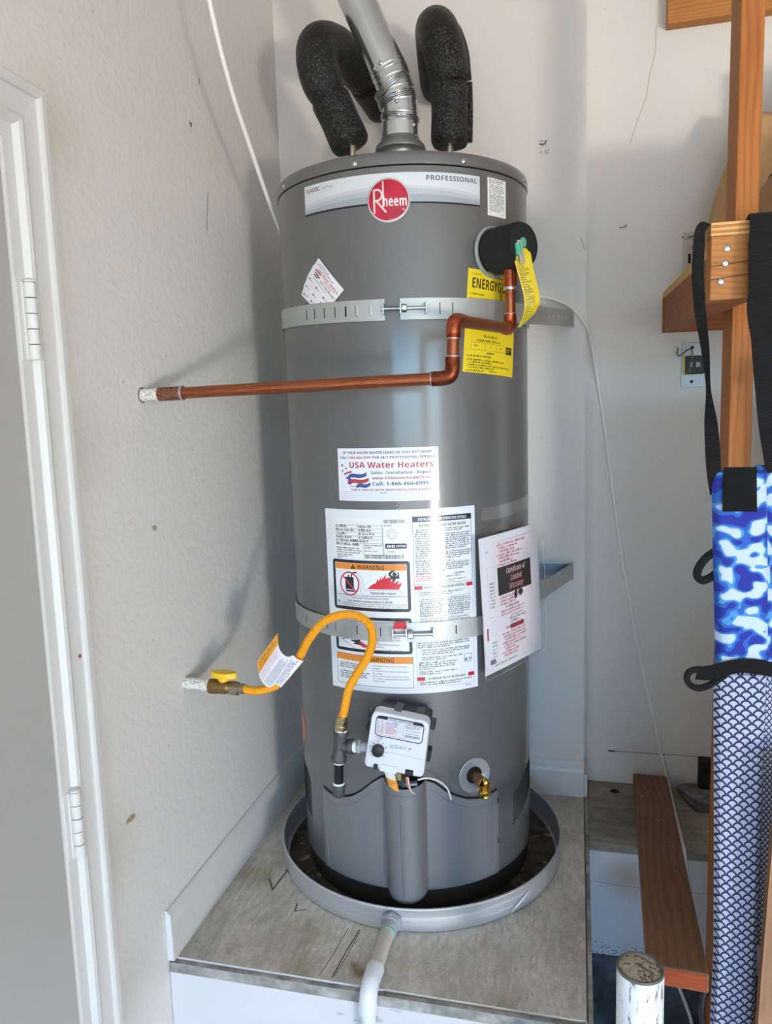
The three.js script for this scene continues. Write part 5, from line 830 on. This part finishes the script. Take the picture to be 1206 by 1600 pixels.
{
  const rs = 0.0405, nip = (t, p, q) => { part(t, 'nipple', [rod(p, q, 0.0082, 22), ...[0.25, 0.45, 0.65].map((k) => turned(A(p).clone().lerp(A(q), k), A(q).clone().sub(A(p)), [[0.0082, 0], [0.0098, 0.0015], [0.0098, 0.004], [0.0082, 0.0055]], 22))], std({ color: lin('#b9b09c'), metalness: 1, roughness: 0.3 }), 'threaded steel nipple'); };
  const sleeve = (pts, r, seg) => sweep(pts, (u) => r * (1 - 0.12 * Math.pow(Math.max(0, 1 - Math.min(u, 1 - u) * 9), 2)) * (1 + 0.015 * Math.sin(u * 9)), seg, 28, true);
  const a = thing('insulated_pipe', 'black foam-covered water connection bent in a hook beside the flue', 'insulated pipe');
  nip(a, [-0.0952, 1.4505, 0.0205], [-0.0985, 1.55, 0.022]);
  part(a, 'foam_sleeve', sleeve([[-0.0975, 1.5395, 0.022], [-0.118, 1.588, 0.026], [-0.1405, 1.6405, 0.031]], rs, 40), M.foam);
  part(a, 'foam_sleeve', sleeve([[-0.1395, 1.6365, 0.036], [-0.151, 1.67, 0.046], [-0.158, 1.706, 0.0475], [-0.1585, 1.738, 0.032], [-0.149, 1.756, -0.003], [-0.134, 1.759, -0.05], [-0.122, 1.75, -0.11], [-0.115, 1.738, -0.15]], rs * 1.02, 80), M.foam);
  part(a, 'foam_sleeve', sleeve([[-0.1145, 1.737, -0.151], [-0.106, 1.722, -0.2], [-0.094, 1.705, -0.25]], rs * 0.92, 40), M.foam);
  part(a, 'flap', sweep([[-0.128, 1.55, 0.008], [-0.152, 1.60, 0.012], [-0.172, 1.645, 0.016], [-0.191, 1.69, 0.022], [-0.195, 1.722, 0.018], [-0.187, 1.75, 0.004]], 0.0085, 40, 8), M.foam, 'lifted edge of the slit foam');
  part(a, 'wall_stub', rod([-0.094, 1.705, -0.246], [-0.09, 1.70, -0.2945], 0.012, 16), M.copperDull);
  const b = thing('insulated_pipe', 'black foam-covered water connection standing upright, curving back to the wall', 'insulated pipe');
  nip(b, [0.0972, 1.4505, -0.0213], [0.0995, 1.55, -0.0218]);
  part(b, 'foam_sleeve', sleeve([[0.0995, 1.5335, -0.0218], [0.101, 1.595, -0.022], [0.1015, 1.6545, -0.022]], rs * 0.95, 40), M.foam);
  part(b, 'foam_sleeve', sleeve([[0.101, 1.653, -0.021], [0.096, 1.70, -0.018], [0.084, 1.745, -0.024], [0.0705, 1.776, -0.052], [0.059, 1.785, -0.1], [0.05, 1.775, -0.16], [0.043, 1.755, -0.22], [0.038, 1.735, -0.262]], rs * 1.03, 80), M.foam);
  part(b, 'flap', sweep([[0.1395, 1.54, -0.03], [0.141, 1.6, -0.032], [0.1405, 1.655, -0.032]], 0.006, 24, 8), M.foam, 'lifted edge of the slit foam');
  part(b, 'flap', sweep([[0.1385, 1.66, -0.03], [0.133, 1.715, -0.03], [0.117, 1.765, -0.045], [0.1, 1.793, -0.07]], 0.007, 30, 8), M.foam, 'lifted edge of the slit foam');
  part(b, 'wall_stub', rod([0.038, 1.737, -0.258], [0.036, 1.728, -0.2945], 0.012, 16), M.copperDull);
}

// ---------------------------------------------------------------- condensate drain pipe
{
  const t = thing('drain_pipe', 'white plastic drain pipe from the pan over the platform front', 'pipe');
  const a = V(0.0128, 0.0262, 0.312), b = V(0.0125, 0.0215, 0.466);
  const dir = b.clone().sub(a).normalize();
  part(t, 'pan_nut', [hexNut(V(0.0128, 0.0262, 0.3165), V(0.0128, 0.0258, 0.3265), 0.0215), rod(V(0.0128, 0.026, 0.325), V(0.0127, 0.0255, 0.3285), 0.0185, 28)], M.pvcGrey, 'grey plastic nut');
  part(t, 'thread', [rod(V(0.0128, 0.026, 0.326), V(0.0127, 0.0252, 0.35), 0.0142, 28), ...Array.from({ length: 6 }, (_, k) => turned(V(0.0128, 0.0258, 0.3295 + k * 0.0034), dir, [[0.0142, 0], [0.0153, 0.0012], [0.0153, 0.0018], [0.0142, 0.003]], 28))], M.pvcGrey, 'grey threaded adapter');
  part(t, 'primer', rod(V(0.0127, 0.0254, 0.3475), V(0.0127, 0.0252, 0.3535), 0.0146, 28), M.teal, 'band of green primer');
  part(t, 'pipe', rod(V(0.0127, 0.0253, 0.352), V(0.0126, 0.0222, 0.46), 0.0128, 28), M.pvcOld, 'aged cream length of pipe');
  part(t, 'elbow', sweep([[0.0126, 0.0228, 0.441], [0.0126, 0.0222, 0.458], [0.0124, 0.0195, 0.4755], [0.0119, 0.011, 0.4865], [0.0114, -0.003, 0.4905], [0.0112, -0.022, 0.491]], (u) => (u < 0.12 || u > 0.86 ? 0.0163 : 0.0157), 60, 28), M.pvc);
  part(t, 'pipe', rod([0.0112, -0.018, 0.491], [0.0112, FL, 0.491], 0.0128, 28), M.pvc);
}

// ---------------------------------------------------------------- white cable
{
  const t = thing('cable', 'long white cable hanging behind the heater and down to the floor', 'cable');
  const back = [[0.2478, 1.2577, -0.2885], [0.2852, 1.2524, -0.2885], [0.3223, 1.2382, -0.2885], [0.3518, 1.2158, -0.2885], [0.372, 1.189, -0.289], [0.383, 1.165, -0.32], [0.391, 1.135, -0.355], [0.4, 1.0787, -0.373], [0.4173, 0.9679, -0.374], [0.4386, 0.8075, -0.374], [0.4635, 0.628, -0.374], [0.4851, 0.5037, -0.374], [0.4968, 0.4369, -0.374], [0.5185, 0.3275, -0.374], [0.5437, 0.2087, -0.374], [0.5726, 0.0715, -0.372], [0.585, 0.022, -0.366], [0.588, 0.008, -0.34], [0.588, 0.0062, -0.22], [0.5885, 0.0062, -0.11], [0.5895, 0.004, -0.07], [0.592, -0.02, -0.064], [0.598, -0.07, -0.066], [0.602, -0.14, -0.066], [0.594, -0.23, -0.066], [0.585, -0.29, -0.066], [0.585, -0.325, -0.066], [0.601, -0.37, -0.066], [0.6135, -0.417, -0.065], [0.618, -0.5, -0.06], [0.628, -0.575, -0.03], [0.65, -0.5945, 0.02], [0.665, -0.5945, 0.1]];
  const front = [[-0.215, 2.14, 0.52], [-0.226, 1.95, 0.455], [-0.2385, 1.752, 0.385], [-0.243, 1.66, 0.338], [-0.2475, 1.575, 0.27], [-0.252, 1.502, 0.185], [-0.26, 1.443, 0.1], [-0.268, 1.393, 0.015], [-0.2755, 1.35, -0.06], [-0.276, 1.31, -0.14], [-0.25, 1.285, -0.21], [-0.18, 1.272, -0.262], [-0.05, 1.262, -0.284], [0.1, 1.258, -0.2885]];
  part(t, 'cable', sweep([...front, ...back], 0.0042, 520, 12), M.cable);
}

// ---------------------------------------------------------------- shelf
const TILT = -0.0345;                                    // the shelf sags a little towards its front
{
  const t = thing('shelf', 'rough wooden shelf of post, arm and rail beside the heater', 'shelf');
  part(t, 'post', box(0.6025, FL, 0.152, 0.638, CE, 0.237, 0.002, 1), M.fir);
  part(t, 'arm', board([0.5735, 1.2065, -0.342], [0.5735, 1.178, 0.4545], 0.0835, 0.0355, [0, 1, 0], 0.002), M.redFir);
  part(t, 'ledger', box(0.5535, 1.1635, -0.3795, 1.9, 1.247, -0.3445, 0.002), M.redFir);
  const rl = part(t, 'rail', box(0.529, 1.134, 0.455, 1.9, 1.2175, 0.4905, 0.002), M.firEnd);
  for (const [x, y] of [[0.5495, 1.2005], [0.5475, 1.1815], [0.5425, 1.158]]) part(rl, 'nail_head', turned([x, y, 0.4903], [0, 0, 1], [[0.0044, 0], [0.0046, 0.0008], [0.003, 0.0018], [0, 0.002]], 14), M.zinc, 'bright nail head');
  for (const [y, y2] of [[1.178, 1.183], [1.161, 1.166]]) part(rl, 'split', board([0.5295, y, 0.4906], [0.578, y2, 0.4906], 0.0009, 0.0006, [0, 1, 0], 0.0001), M.gapDark);
  // plywood deck, its plies showing at the cut edges
  const deck = part(t, 'plywood_deck', board([0.604, 1.2515, -0.38], [0.604, 1.2245, 0.4905], 0.1, 0.0165, [1, 0, 0], 0.0006).translate(0.0005, 0, 0), M.plyEdge);
  part(t, 'plywood_deck', board([1.29, 1.2575, -0.379], [1.29, 1.2335, 0.15], 1.26, 0.0165, [1, 0, 0], 0.0006), M.fir);
  for (let k = 0; k < 5; k++) part(deck, 'ply', board([0.5285, 1.2192 + k * 0.0034, 0.4738], [0.655, 1.2192 + k * 0.0034, 0.4738], 0.0034, 0.0372 - (k % 2) * 0.0008, [0, 1, 0], 0.0004), k % 2 ? M.firEnd : M.plyEdge);
}
{
  const t = thing('ledger_board', 'pale wooden board fixed high on the wall above the shelf', 'board');
  part(t, 'board', box(0.551, 1.847, -0.3805, 1.9, 1.93, -0.345, 0.002), M.firEnd);
}
{
  const t = thing('cardboard_box', 'tall tan cardboard box standing at the back of the shelf behind the post', 'box');
  part(t, 'carton', box(0.785, 1.2665, -0.335, 1.12, 1.66, -0.165, 0.004), M.cardboard);
  part(t, 'flap', board([0.787, 1.662, -0.25], [1.118, 1.662, -0.25], 0.168, 0.004, [0, 0, 1], 0.001), M.cardboard);
  const s = thing('cardboard_box', 'unseen low cardboard box added on the shelf to shade the wall', 'box');  // added out of view; its top edge shapes the shadow on the wall
  part(s, 'carton', box(0.70, 1.2625, -0.15, 1.35, 1.408, 0.2, 0.004), M.cardboard);
  part(s, 'tape', box(0.699, 1.4075, 0.0, 1.351, 1.4087, 0.05), std({ color: lin('#b08a5c'), roughness: 0.35 }));
  const u = thing('paper_bag', 'soft brown sack slumped on the shelf between wall and post', 'sack');
  part(u, 'sack', turned([0.693, 1.272, -0.245], [0.12, 1, 0.02], [[0, 0], [0.07, 0], [0.078, 0.01], [0.076, 0.09], [0.066, 0.17], [0.05, 0.25], [0.036, 0.31], [0.022, 0.325], [0, 0.326]], 40), M.cardboard);
}
// unseen totes added under the shelf to keep light off the back wall
{
  const tote = (label, x0, x1, y0, y1, z0, z1, col) => {
    const t = thing('added_tote', label, 'tote'), m = std({ color: lin(col), roughness: 0.5 });
    part(t, 'tub', box(x0 + 0.012, y0, z0 + 0.012, x1 - 0.012, y1 - 0.03, z1 - 0.012, 0.012), m);
    part(t, 'rim', box(x0, y1 - 0.045, z0, x1, y1 - 0.028, z1, 0.006), m);
    part(t, 'lid', box(x0 + 0.004, y1 - 0.028, z0 + 0.004, x1 - 0.004, y1, z1 - 0.004, 0.01), std({ color: lin('#5a5f66'), roughness: 0.5 }));
  };
  tote('unseen grey tote added to shade the wall, lowest of its stack', 0.72, 1.36, FL, -0.06, 0.0, 0.44, '#8a8f94');
  tote('unseen blue tote added to shade the wall, middle of its stack', 0.72, 1.36, -0.06, 0.48, 0.0, 0.44, '#4d6d8f');
  tote('unseen pale tote added to shade the wall, topmost in its stack', 0.72, 1.36, 0.48, 1.02, 0.0, 0.44, '#b4b6b4');
}
// loose board from ledge to bollard, bollard, stone scraps
{
  const t = thing('loose_board', 'brown weathered plank propped from the ledge towards the bollard', 'plank');
  const a = V(0.5415, 0.0225, -0.362), b = V(0.497, 0.1855, 0.572), wd = V(1, 0.0, 0.048);
  part(t, 'plank', board(a, b, 0.0836, 0.0275, wd, 0.003), M.oldBoard);
  const dir = b.clone().sub(a).normalize();
  part(t, 'sawn_end', board(b.clone().addScaledVector(dir, -0.0002), b.clone().addScaledVector(dir, 0.0006), 0.0785, 0.0225, wd, 0.0002), M.boardEnd, 'fresh orange sawn end');
  const up = V(0, 0, 0).crossVectors(wd, dir).normalize(); if (up.y < 0) up.negate();
  const st = canvasTex(400, 120, (c, w, h) => { c.clearRect(0, 0, w, h); words(c, 10, 20, 380, 44, 1, 'rgba(40,24,14,.85)', 0.8); words(c, 120, 66, 190, 40, 1, 'rgba(40,24,14,.7)', 0.7); });
  const pl = new THREE.PlaneGeometry(0.072, 0.02); const X = wd.clone().normalize(), m4 = new THREE.Matrix4().makeBasis(X, dir.clone().negate(), V(0, 0, 0).crossVectors(X, dir.clone().negate()).normalize()).setPosition(a.clone().lerp(b, 0.36).addScaledVector(up, 0.0141)); pl.applyMatrix4(m4);
  part(t, 'grade_stamp', pl, std({ map: st, transparent: true, roughness: 0.7 }), 'faded black stamp');
  for (const k of [0.12, 0.19, 0.36, 0.5, 0.62, 0.8]) part(t, 'nail_hole', turned(a.clone().lerp(b, k).addScaledVector(up, 0.0137).addScaledVector(X, rr(-0.03, 0.03)), up, [[0.0022, 0], [0.0018, 0.0004], [0, 0.0004]], 8), k === 0.19 || k === 0.36 ? M.zinc : M.gapDark);
}
{
  const t = thing('bollard', 'white chipped steel pipe bollard filled with mortar', 'bollard');
  const x = 0.438, z = 0.672, y = 0.272, r = 0.0298;
  part(t, 'pipe', turned([x, FL, z], [0, 1, 0], [[r, 0], [r, y - FL - 0.002], [r - 0.001, y - FL], [r - 0.0025, y - FL], [r - 0.003, y - FL - 0.004]], 56), M.bollardPaint);
  const mt = part(t, 'mortar', sheet((u, v) => { const a = u * 2 * PI, q = (r - 0.0026) * v; return V(x + q * Math.cos(a), y - 0.0025 + 0.0045 * (1 - v * v) * (0.6 + 0.8 * N16(0.5 + q * 9 * Math.cos(a), 0.5 + q * 9 * Math.sin(a))), z - q * Math.sin(a)); }, 48, 16), M.mortar, 'rough mortar fill');
  { const p = mt.geometry.attributes.position, uv = mt.geometry.attributes.uv; for (let i = 0; i < p.count; i++) uv.setXY(i, p.getX(i), p.getZ(i)); }
  part(t, 'rim', turned([x, y - 0.003, z], [0, 1, 0], [[r + 0.0001, 0], [r + 0.0002, 0.002], [r - 0.0008, 0.0035], [r - 0.0026, 0.0035], [r - 0.0028, 0.001]], 56), std({ color: lin('#6f6a62'), metalness: 0.5, roughness: 0.6 }), 'bare rusty rim');
}
{
  const slab = (label, pts, y, h, c) => { const t = thing('slate_scrap', label, 'slate'); const s = new THREE.Shape(pts.map(([x, z]) => new THREE.Vector2(x, -z))); const g = new THREE.ExtrudeGeometry(s, { depth: h, bevelEnabled: true, bevelThickness: 0.0012, bevelSize: 0.0015, bevelSegments: 1 }); g.rotateX(-PI / 2); g.translate(0, y, 0); part(t, 'slab', metreUV(g), std({ map: M.concrete.map, color: lin(c), roughness: 0.9 })); };
  slab('broken grey slate piece lying flat on the ledge under another', [[0.612, -0.35], [0.67, -0.372], [0.7, -0.34], [0.7, -0.262], [0.648, -0.258], [0.63, -0.285]], 0.0014, 0.006, '#a9a9b2');
  slab('larger broken slate lying on top of the other by the post', [[0.606, -0.352], [0.63, -0.37], [0.72, -0.374], [0.72, -0.288], [0.66, -0.283], [0.645, -0.288], [0.63, -0.31]], 0.0102, 0.007, '#c9c9cf');
  const t = thing('wall_box', 'dirty black box fixed to the wall foot beside the post', 'box');
  part(t, 'box', box(0.659, 0.017, -0.379, 0.74, 0.092, -0.345, 0.003), std({ map: rep(flake, 3, 3), color: lin('#2c2a2b'), roughness: 0.85 }));
}
// wall plates
{
  const t = thing('outlet', 'metal wall outlet without its cover and with a loose grey wire', 'outlet');
  part(t, 'plate', box(0.5995, 1.032, -0.3805, 0.652, 1.138, -0.3775, 0.001), std({ color: lin('#a9acab'), metalness: 0.6, roughness: 0.45 }));
  part(t, 'yoke', box(0.603, 1.061, -0.378, 0.64, 1.108, -0.3755, 0.001), std({ color: lin('#c7b74a'), roughness: 0.5 }), 'yellow strip');
  part(t, 'receptacle', box(0.608, 1.063, -0.377, 0.652, 1.106, -0.3712, 0.003), M.blackPlastic, 'black receptacle');
  const gl = canvasTex(128, 128, (c) => { c.fillStyle = '#1d1f22'; c.fillRect(0, 0, 128, 128); text(c, 'R', 86, 64, 52, { color: '#d8d8d4', font: 'serif', align: 'center' }); text(c, 'f', 36, 62, 48, { color: '#c8c8c4', font: 'serif', align: 'center' }); });
  const g = new THREE.PlaneGeometry(0.04, 0.036); g.translate(0.63, 1.0845, -0.371); part(t, 'marking', g, std({ map: gl, roughness: 0.5 }));
  for (const y of [1.126, 1.045]) part(t, 'screw', turned([0.6235, y, -0.3778], [0, 0, 1], [[0.004, 0], [0.0038, 0.0016], [0, 0.002]], 14), M.blackPipe);
  part(t, 'loose_wire', sweep([[0.592, 1.127, -0.376], [0.588, 1.115, -0.368], [0.592, 1.107, -0.362], [0.601, 1.112, -0.36], [0.612, 1.121, -0.362], [0.621, 1.118, -0.364], [0.622, 1.1, -0.366], [0.618, 1.085, -0.368], [0.6165, 1.066, -0.3695]], 0.0016, 60, 8), std({ color: lin('#6f6a60'), roughness: 0.5 }));
  part(t, 'old_hole', turned([0.5985, 1.135, -0.3795], [0, 0, 1], [[0.012, 0], [0.011, 0.0006], [0, 0.0006]], 16), M.wallPlain);
  const s = thing('switch_plate', 'white-painted wall plate half hidden by the shelf arm', 'wall plate');
  const pm = std({ color: lin('#c6c0b4'), roughness: 0.6 });
  part(s, 'plate', [box(0.598, 1.30, -0.3805, 0.66, 1.382, -0.3765, 0.0015), box(0.5985, 1.378, -0.3805, 0.665, 1.394, -0.3745, 0.002)], pm);
  const ft = part(s, 'frame', box(0.606, 1.31, -0.3775, 0.634, 1.373, -0.373, 0.002), pm);
  for (const [x, y, h] of [[0.612, 1.322, 0.022], [0.622, 1.33, 0.022], [0.632, 1.34, 0.03]]) part(ft, 'slot', box(x - 0.0025, y, -0.3735, x + 0.0025, y + h, -0.3722), M.gapDark);
  for (const [x, y] of [[0.617, 1.36], [0.628, 1.366]]) part(ft, 'screw', screwHead(V(x, y, -0.373), V(0, 0, 1), 0.0026), M.zinc);
  part(s, 'crack', sweep([[0.595, 1.387, -0.379], [0.6, 1.381, -0.3775], [0.612, 1.383, -0.374], [0.63, 1.386, -0.374]], 0.001, 16, 6), M.gapDark);
}

// ---------------------------------------------------------------- hanging bags and straps
const camoTex = canvasTex(512, 1536, (c, w, h) => {
  const im = c.createImageData(w, h), col = [[186, 203, 222], [72, 142, 200], [42, 92, 178], [33, 46, 146]], q = new Float32Array(w * h);
  for (let j = 0; j < h; j++) for (let i = 0; i < w; i++) {
    const u = i / w, v = j / h, wx = 0.11 * (N16(u * 0.16 + 0.2, v * 0.55) - 0.5), wy = 0.035 * (N16(u * 0.2 + 0.6, v * 0.5 + 0.2) - 0.5) + 0.03 * (N8(u * 0.12, v * 0.8) - 0.5);
    q[j * w + i] = 0.7 * N8(u * 0.5 + wx + 0.1, (v + wy) * 3.1) + 0.3 * N16(u * 0.42 + wx * 0.6 + 0.5, (v + wy) * 2.3 + 0.3);
  }
  const s = Float32Array.from(q).sort(), cut = [0.34, 0.52, 0.76].map((k) => s[Math.floor(k * s.length)]);
  for (let p = 0; p < q.length; p++) { const k = q[p] > cut[2] ? 3 : q[p] > cut[1] ? 2 : q[p] > cut[0] ? 1 : 0; for (let m = 0; m < 3; m++) im.data[p * 4 + m] = col[k][m]; im.data[p * 4 + 3] = 255; }
  c.putImageData(im, 0, 0);
});
const scaleTex = canvasTex(512, 512, (c, w, h) => {      // fish-scale print: a tile of four scales by ten rows
  c.fillStyle = '#b4b6c3'; c.fillRect(0, 0, w, h);
  const s = w / 4, r = s * 0.5, p = h / 10;
  for (let j = -2; j < 14; j++) for (let i = -1; i < 6; i++) {
    const x = (i + (((j % 2) + 2) % 2 ? 0.5 : 0)) * s, y = j * p;
    c.beginPath(); c.arc(x, y, r, 0, 7); c.fillStyle = '#b4b6c3'; c.fill();
    c.lineWidth = s * 0.165; c.strokeStyle = '#1f2a55'; c.beginPath(); c.arc(x, y, r - s * 0.075, PI, 2 * PI); c.stroke();
  }
});
scaleTex.wrapS = scaleTex.wrapT = THREE.RepeatWrapping; scaleTex.repeat.set(1.04, 9);
function softSlab(pts, thick, nu = 14, nv = 40, bulge = 0.004) {   // a padded strip: pts = [[left x, right x, y, z], ...] from bottom to top
  const row = (v) => { const x = v * (pts.length - 1), i = Math.min(pts.length - 2, Math.floor(x)), k = x - i; return pts[i].map((a, m) => a + (pts[i + 1][m] - a) * k); };
  const face = (s) => sheet((u, v) => { const [a, b, y, z] = row(v), e = Math.pow(Math.max(0, 1 - Math.pow(Math.abs(2 * u - 1), 5)), 0.5) * Math.pow(Math.max(0, 1 - Math.pow(Math.abs(2 * v - 1), 24)), 0.5); return V(s > 0 ? a + (b - a) * u : b + (a - b) * u, y, z + s * (thick * 0.5 * e + bulge * e * Math.sin(v * 7) * 0.3)); }, nu, nv);
  const ys = pts.map((p) => p[2]), lo = Math.min(...ys), hi = Math.max(...ys);
  return [face(1), face(-1)].map((g) => { const p = g.attributes.position, uv = g.attributes.uv; for (let i = 0; i < p.count; i++) uv.setY(i, (p.getY(i) - lo) / (hi - lo)); return g; });
}
{
  const fab = std({ map: camoTex, roughness: 0.85 }), fab2 = std({ map: scaleTex, roughness: 0.85 });
  const t = thing('camouflage_bag', 'blue and white camouflage fabric bag hanging by black webbing from the rail', 'bag');
  const front = softSlab([[0.5448, 0.6135, 0.628, 0.512], [0.5442, 0.612, 0.66, 0.513], [0.539, 0.608, 0.76, 0.516], [0.5345, 0.6035, 0.86, 0.518], [0.5325, 0.601, 0.897, 0.518], [0.5345, 0.6015, 0.9065, 0.517]], 0.024);
  part(t, 'body', front, fab);
  part(t, 'back_fold', softSlab([[0.6, 0.645, 0.62, 0.5], [0.597, 0.642, 0.75, 0.502], [0.592, 0.636, 0.86, 0.504], [0.59, 0.632, 0.912, 0.504]], 0.02), fab);
  part(t, 'hook_patch', softSlab([[0.5455, 0.5885, 0.852, 0.533], [0.545, 0.587, 0.885, 0.5335], [0.546, 0.5865, 0.9115, 0.5305]], 0.004, 8, 10, 0), M.webbing, 'square black patch');
  // webbing strap up to the rail: a thin twisted end and a wide end
  const strip = (p, w, n, s = 0.0018) => { const c = new THREE.CatmullRomCurve3(p.map(A)), W = new THREE.CatmullRomCurve3(w.map(A)); return sheet((u, v, o) => { const q = c.getPointAt(v), k = W.getPoint(v); return q.addScaledVector(k, u - 0.5).add(V(0, 0, o)); }, 4, n, s); };
  part(t, 'strap', strip([[0.541, 0.872, 0.512], [0.5355, 0.9, 0.523], [0.531, 0.95, 0.526], [0.5255, 1.01, 0.526], [0.5205, 1.065, 0.524], [0.513, 1.12, 0.52], [0.5105, 1.165, 0.513], [0.5125, 1.2, 0.5], [0.518, 1.231, 0.474], [0.5335, 1.2435, 0.44], [0.565, 1.243, 0.36]], [[0.016, 0, 0.004], [0.018, 0, 0.004], [0.015, 0, 0.01], [0.004, 0, 0.012], [0.009, 0, 0.01], [0.013, 0, 0.008], [0.0145, 0, 0.004], [0.014, 0, 0.002], [0.012, -0.008, 0], [0.013, -0.005, 0.005], [0.014, 0, 0]], 90), M.webbing, 'narrow twisted end of the strap');
  part(t, 'strap', strip([[0.622, 0.84, 0.5], [0.6195, 0.90, 0.512], [0.6105, 0.965, 0.517], [0.601, 1.06, 0.517], [0.5955, 1.13, 0.514], [0.5935, 1.2, 0.51], [0.5945, 1.238, 0.5], [0.6, 1.2445, 0.47], [0.604, 1.246, 0.42]], [[0.03, 0, 0], [0.036, 0, 0], [0.041, 0.002, 0], [0.043, 0.003, 0], [0.0445, 0, 0], [0.0445, 0, 0], [0.044, 0, 0], [0.044, 0, 0], [0.044, 0, 0]], 60), M.webbing, 'wide end of the strap');
  part(t, 'loop', sweep([[0.542, 0.793, 0.508], [0.53, 0.785, 0.513], [0.521, 0.772, 0.514], [0.5185, 0.76, 0.514], [0.524, 0.753, 0.514], [0.533, 0.755, 0.512], [0.545, 0.762, 0.508]], 0.0078, 40, 10, true, 0.5, 0.7), M.webbing, 'black side loop');
  const b = thing('scale_print_bag', 'white bag with navy fish-scale print hanging below the camouflage bag', 'bag');
  const bd = softSlab([[0.5525, 0.613, 0.02, 0.512], [0.552, 0.6128, 0.088, 0.512], [0.5535, 0.6125, 0.2, 0.513], [0.5515, 0.612, 0.3, 0.513], [0.5495, 0.6115, 0.39, 0.513], [0.5465, 0.6115, 0.5, 0.513], [0.5435, 0.6115, 0.6, 0.513], [0.544, 0.612, 0.626, 0.512]], 0.024, 14, 60);
  part(b, 'body', bd, fab2);
  part(b, 'back_fold', softSlab([[0.605, 0.632, 0.2, 0.497], [0.606, 0.634, 0.4, 0.498], [0.604, 0.634, 0.62, 0.498]], 0.018, 8, 30), fab2);
  part(b, 'top_band', strip([[0.616, 0.633, 0.523], [0.596, 0.637, 0.5275], [0.575, 0.6375, 0.5285], [0.552, 0.631, 0.528], [0.535, 0.6255, 0.528], [0.519, 0.6235, 0.527]], [[0, 0.02, 0], [0, 0.021, 0], [0, 0.02, 0.002], [0.002, 0.021, 0], [0.004, 0.022, 0], [0.004, 0.018, 0]], 50), M.webbing, 'black webbing band');
  part(b, 'loop', sweep([[0.524, 0.63, 0.5285], [0.511, 0.6265, 0.5285], [0.506, 0.617, 0.5285], [0.51, 0.607, 0.5285], [0.521, 0.602, 0.5285], [0.534, 0.606, 0.528], [0.546, 0.614, 0.526], [0.556, 0.62, 0.522]], 0.0072, 50, 10, true, 0.5, 0.6), M.webbing, 'black end loop');
  const cl = thing('black_clip', 'small black clip hanging at the foot of the post', 'clip');
  part(cl, 'clip', sweep([[0.548, 0.118, 0.5], [0.543, 0.105, 0.502], [0.5415, 0.085, 0.503], [0.545, 0.06, 0.502], [0.551, 0.055, 0.5]], 0.005, 24, 8), M.blackPlastic);
}
{
  const t = thing('plywood_sheet', 'wavy-grained plywood sheet standing on edge beside the bags', 'plywood');
  const pt = dataTex(512, 512, (u, v) => { const k = Math.abs(((N4(u * 0.7, v) * 3.2 + v * 0.4 + 0.3 * N16(u, v)) % 1) - 0.5) * 2, q = 0.62 + 0.26 * (k > 0.72 ? 1 : k * 0.5) - 0.1 * N64(u, v * 0.2); return [q, q * 0.74, q * 0.54]; }, true);
  const g = sheet((u, v, o) => V(0.5995 + 0.34 * u + 0.018 * Math.pow(Math.min(1, v), 2) - 0.005 * Math.sin(v * PI), FL + 1.12 * v, 0.56 + o - 0.02 * u), 8, 24, 0.016);
  part(t, 'sheet', g, std({ map: pt, roughness: 0.75 }));
}

settle();
renderer.render(scene, camera);
